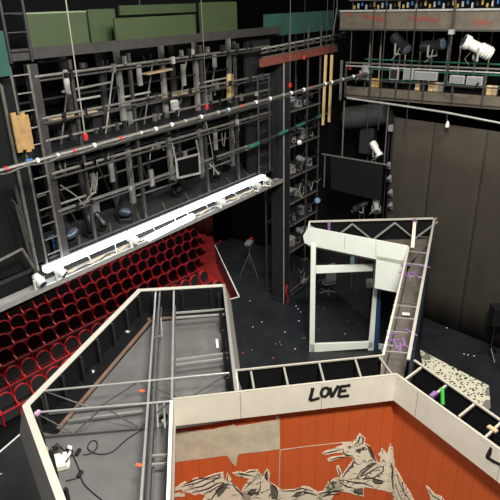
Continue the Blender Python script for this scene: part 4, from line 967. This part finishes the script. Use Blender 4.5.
# thin verticals in front of wall
for i, (px, py0) in enumerate(((383, 60), (412, 60), (369, 100))):
    q = Xp(px, py0, 16.4); o = MB().tube([(16.4, q.y, 6.2), (16.4, q.y, 16.9)], .014, 6).build('hoist_cable', M['steel']); tag(o, 'thin dark wire hanging before the right gallery, %s' % ['left of the dark spotlight', 'right of the dark spotlight', 'leftmost'][i], 'cable')
# lower pipe and hook
o = MB().tube([Xp(347, 98, 16.3), Xp(397, 105, 16.3), Xp(446, 112.5, 16.3), Xp(500, 123, 16.3), Xp(530, 129, 16.3)], .03).build('curtain_rail', M['lgrey']); tag(o, 'pale curtain rail above the brown-grey drapes', 'rail'); crail = o
o = MB().lathe([(.02, 0), (.06, .03), (.05, .12), (.02, .2)], Xp(447, 128, 16.3)).build('hook', M['whitem'], crail); MB().tube([Xp(447, 113, 16.3), Xp(447, 126, 16.3)], .015).build('hook_strap', M['steel'], crail)
MB  # ---- drapes
dp = [(16.95, 7.0), (16.72, 5.6), (16.42, 4.0), (16.1, 2.3), (15.7, 0.2), (15.5, -1.5)]
labs = ['narrow leftmost brown-grey stage drape below the gallery', 'second brown-grey stage drape from the left', 'wide brown-grey stage drape behind the speaker', 'brown-grey stage drape at the right edge', 'brown-grey stage drape beyond the right edge']
for i in range(5):
    drape('stage_drape', labs[i], dp[i], dp[i+1], .0, 6.55, M['drape'], 2, .006, group=None, wobble=.012)
# black screen with its bar
sc = thing('hanging_screen', 'black cloth screen hanging from a pipe left of the drapes', 'screen', (16.6, 8.1, 3.9), world=True)
P = [Xp(*p, 16.5) for p in ((331, 157), (383, 165), (381, 201), (331, 189))]
MB().prism(P, (.03, 0, 0)).build('cloth', M['black'], sc)
MB().tube([Xp(322, 154, 16.5), Xp(388, 165, 16.5)], .03).build('pipe', M['tube'], sc)
MB().tube([Xp(342, 157, 16.5), (16.5, Xp(342, 157, 16.5).y, 7.0)], .025).build('hanger', M['tube'], sc)
MB().tube([Xp(384, 165, 16.5), (16.5, Xp(384, 165, 16.5).y, 7.0)], .02).build('hanger', M['tube'], sc)
MB().tube([Xp(325, 155, 16.5), Xp(324, 187, 16.5)], .022).build('side_arm', M['tube'], sc)
# green-grey duct
dc = thing('air_duct', 'fat grey-green duct under the left end of the right gallery', 'duct', Xp(350, 118, 17.2), world=True)
MB().tube([Xp(347, 118, 17.1), Xp(360, 117, 17.1), Xp(388, 112, 17.1)], .38, 14).build('duct', M['steel'], dc, smooth=True)
MB().slab([(17.3, 9.0), (17.3, 7.1), (17.4, 7.1), (17.4, 9.0)], 0, 6.5).build('back_panel', M['void'], dc) if False else None
struct(MB().wall((18.6, 15.0), (18.6, -4.5), 0, 6.4, .1).build('wall_stage', M['void']))
# poles between screen and drapes
for i, px in enumerate((392, 388)):
    q = Xp(px, 150, 16.9); o = MB().tube([(16.9, q.y, 0), (16.9, q.y, 6.6)], .03 if i == 0 else .02).build('pole', M['dsteel']); tag(o, 'dark upright pole at the left edge of the drapes, %s' % ['right one', 'left one'][i], 'pole')
    for k in range(9):
        pass
cs_ = [(378, 175, 'loudspeaker', 'skyp', 'grey case behind the white spotlight, above the black screen'), (366, 140, 'equipment_case', 'gplastic', 'tall dark case between duct and black screen'), (387, 120, 'equipment_case', 'lgrey', 'small pale box above the left edge of the drapes')]
q = Xp(368, 140, 17.3); o = MB().box((q.x, q.y, q.z), (.3, .5, .9)).build('loudspeaker', M['dsteel'], bevel=.02); MB().tube([(q.x+.05, q.y, 0), (q.x+.05, q.y, q.z)], .03).build('pole', M['dsteel'], o); tag(o, cs_[1][4], 'speaker')
q = Xp(391, 128, 16.7); o = MB().box((q.x, q.y, q.z), (.12, .14, .2)).build('junction_box', M['gplastic'], bevel=.01); tag(o, cs_[2][4], 'box')
for i, (px, py) in enumerate(((389, 183), (390, 197), (388, 170), (390, 210))):
    q = Xp(px, py, 16.75); t = lampkit('wall_lamp', 'small dark lamp on the pole left of the drapes, %s from the top' % ['second', 'third', 'first', 'fourth'][i], q, R(-90), R(30), .5, 'gplastic', 'lamps on the pole', False)

# ================================================================== STAGE FLOOR THINGS
# tripod
tq = at(250, 275, 'z', 0); tp_ = thing('tripod_stand', 'black tripod stand with a small device, in the dark behind the column', 'tripod', (tq.x, tq.y, 0))
for k in range(3):
    a = k*2.1+.4; MB().tube([(0, 0, .95), (.42*math.cos(a), .42*math.sin(a), .01)], .016).build('leg', M['tube'], tp_)
MB().tube([(0, 0, .5), (0, 0, 1.35)], .02).build('pole', M['tube'], tp_)
MB().box((0, 0, 1.4), (.4, .25, .12), .3).build('head', M['gplastic'], tp_, bevel=.02)
MB().box((.15, 0, 1.5), (.12, .1, .1), .3).build('knob', M['redp'], tp_)
# office chair
def office_chair(lab, loc, rz):
    t = thing('office_chair', lab, 'office chair', loc, rz)
    MB().box((0, 0, .48), (.48, .46, .08)).build('seat', M['gplastic'], t, bevel=.03)
    MB().box((0, .24, .82), (.42, .06, .5)).build('backrest', M['lgrey'], t, bevel=.04)
    MB().box((0, .25, 1.22), (.28, .05, .2)).build('headrest', M['lgrey'], t, bevel=.03)
    MB().tube([(0, 0, .1), (0, 0, .45)], .03).build('column', M['plastic'], t)
    for k in range(5):
        a = k*2*math.pi/5; MB().bar((0, 0, .1), (.3*math.cos(a), .3*math.sin(a), .07), .05, .03).build('base_arm', M['gplastic'], t)
        MB().lathe([(.03, -.02), (.03, .02)], (.3*math.cos(a), .3*math.sin(a), .03), (1, 0, 0), 10).build('castor', M['plastic'], t)
    for s in (-1, 1): MB().bar((s*.27, .0, .48), (s*.27, .0, .68), .04).build('armrest', M['plastic'], t)
    return t
q = at(327, 293, 'z', 0); office_chair('grey office chair on castors seen through the tall window', (q.x, q.y, 0), R(150))
# chair / music stands behind the window
q = at(351, 290, 'z', 0); t = thing('stage_stand', 'thin dark stand with a white sheet behind the window', 'stand', (q.x, q.y, 0))
MB().tube([(0, 0, 0), (0, 0, 1.1)], .02).build('pole', M['tube'], t); MB().box((0, 0, 1.2), (.1, .14, .3)).build('sheet', M['skyp'], t); MB().lathe([(.2, 0), (.2, .02), (.03, .05)], (0, 0, 0)).build('base', M['plastic'], t)
q = at(369, 305, 'z', 0); t = thing('white_case', 'small white case behind the right edge of the window', 'case', (q.x, q.y, 0))
MB().box((0, 0, .4), (.4, .3, .8)).build('body', M['black'], t, bevel=.02); MB().box((-.1, 0, .92), (.3, .22, .22), .5).build('lid', M['whitem'], t, bevel=.02)
# dark boxes in the wing behind the set
q = at(358, 300, 'z', 0); o = MB().box((q.x+.6, q.y-.1, .9), (.5, .5, 1.8)).build('equipment_case', M['black'], bevel=.02); tag(o, 'tall black case in the wing behind the window', 'case')
# loudspeaker on a stand
q = at(485, 357, 'z', 0); t = thing('loudspeaker', 'black loudspeaker on a stand before the drapes at the right edge', 'loudspeaker', (q.x+.1, q.y-.1, 0), R(-140))
MB().box((0, 0, 1.45), (.38, .34, .6)).build('cabinet', M['plastic'], t, bevel=.03)
MB().box((0, .175, 1.45), (.3, .01, .5)).build('grille', M['dsteel'], t)
MB().tube([(0, 0, .1), (0, 0, 1.15)], .025).build('pole', M['plastic'], t)
for k in range(3): MB().tube([(0, 0, .3), (.35*math.cos(k*2.1), .35*math.sin(k*2.1), .015)], .016).build('leg', M['plastic'], t)
# tape and paper bits
bits = [(296, 306, 'w'), (298, 309, 'w'), (301, 312, 'w'), (299, 321, 'w'), (319, 307, 'r'), (324, 309, 'w'), (319, 330, 'g'), (326, 325, 'g'), (347, 321, 'g'), (353, 309, 'g'), (347, 313, 'r'), (345, 334, 'w'), (305, 338, 'g'), (303, 338, 'g'), (280, 342, 'g'), (281, 345, 'g'), (276, 344, 'r'), (295, 349, 'w'), (252, 350, 'r'), (243, 353, 'r'), (273, 358, 'r'), (250, 301, 'w'), (253, 327, 'w'), (285, 332, 'w'), (359, 324, 'r'),
        (464, 354, 'w'), (468, 355, 'w'), (474, 356, 'w'), (447, 328, 'w'), (262, 322, 'w'), (1, 474, 'w')]
bm_ = {}
for px, py, c in bits:
    if c not in bm_: bm_[c] = MB().box((0, 0, .004), (.05, .025, .006)).build('tape_scrap', M[{'w': 'whitet', 'g': 'gtape', 'r': 'orange_t'}[c]]); o = bm_[c]
    else: o = bm_[c].copy(); COL.objects.link(o)
    q = at(px, py, 'z', 0); o.location = (q.x, q.y, 0); o.rotation_euler = (0, 0, rnd.uniform(0, 3))
    tag(o, 'tiny %s scrap of tape on the black stage floor' % {'w': 'white', 'g': 'green', 'r': 'orange-red'}[c], 'tape', '%s tape scraps on the stage floor' % {'w': 'white', 'g': 'green', 'r': 'red'}[c])

for o in list(bpy.data.objects):
    if '_w' in o: del o['_w']
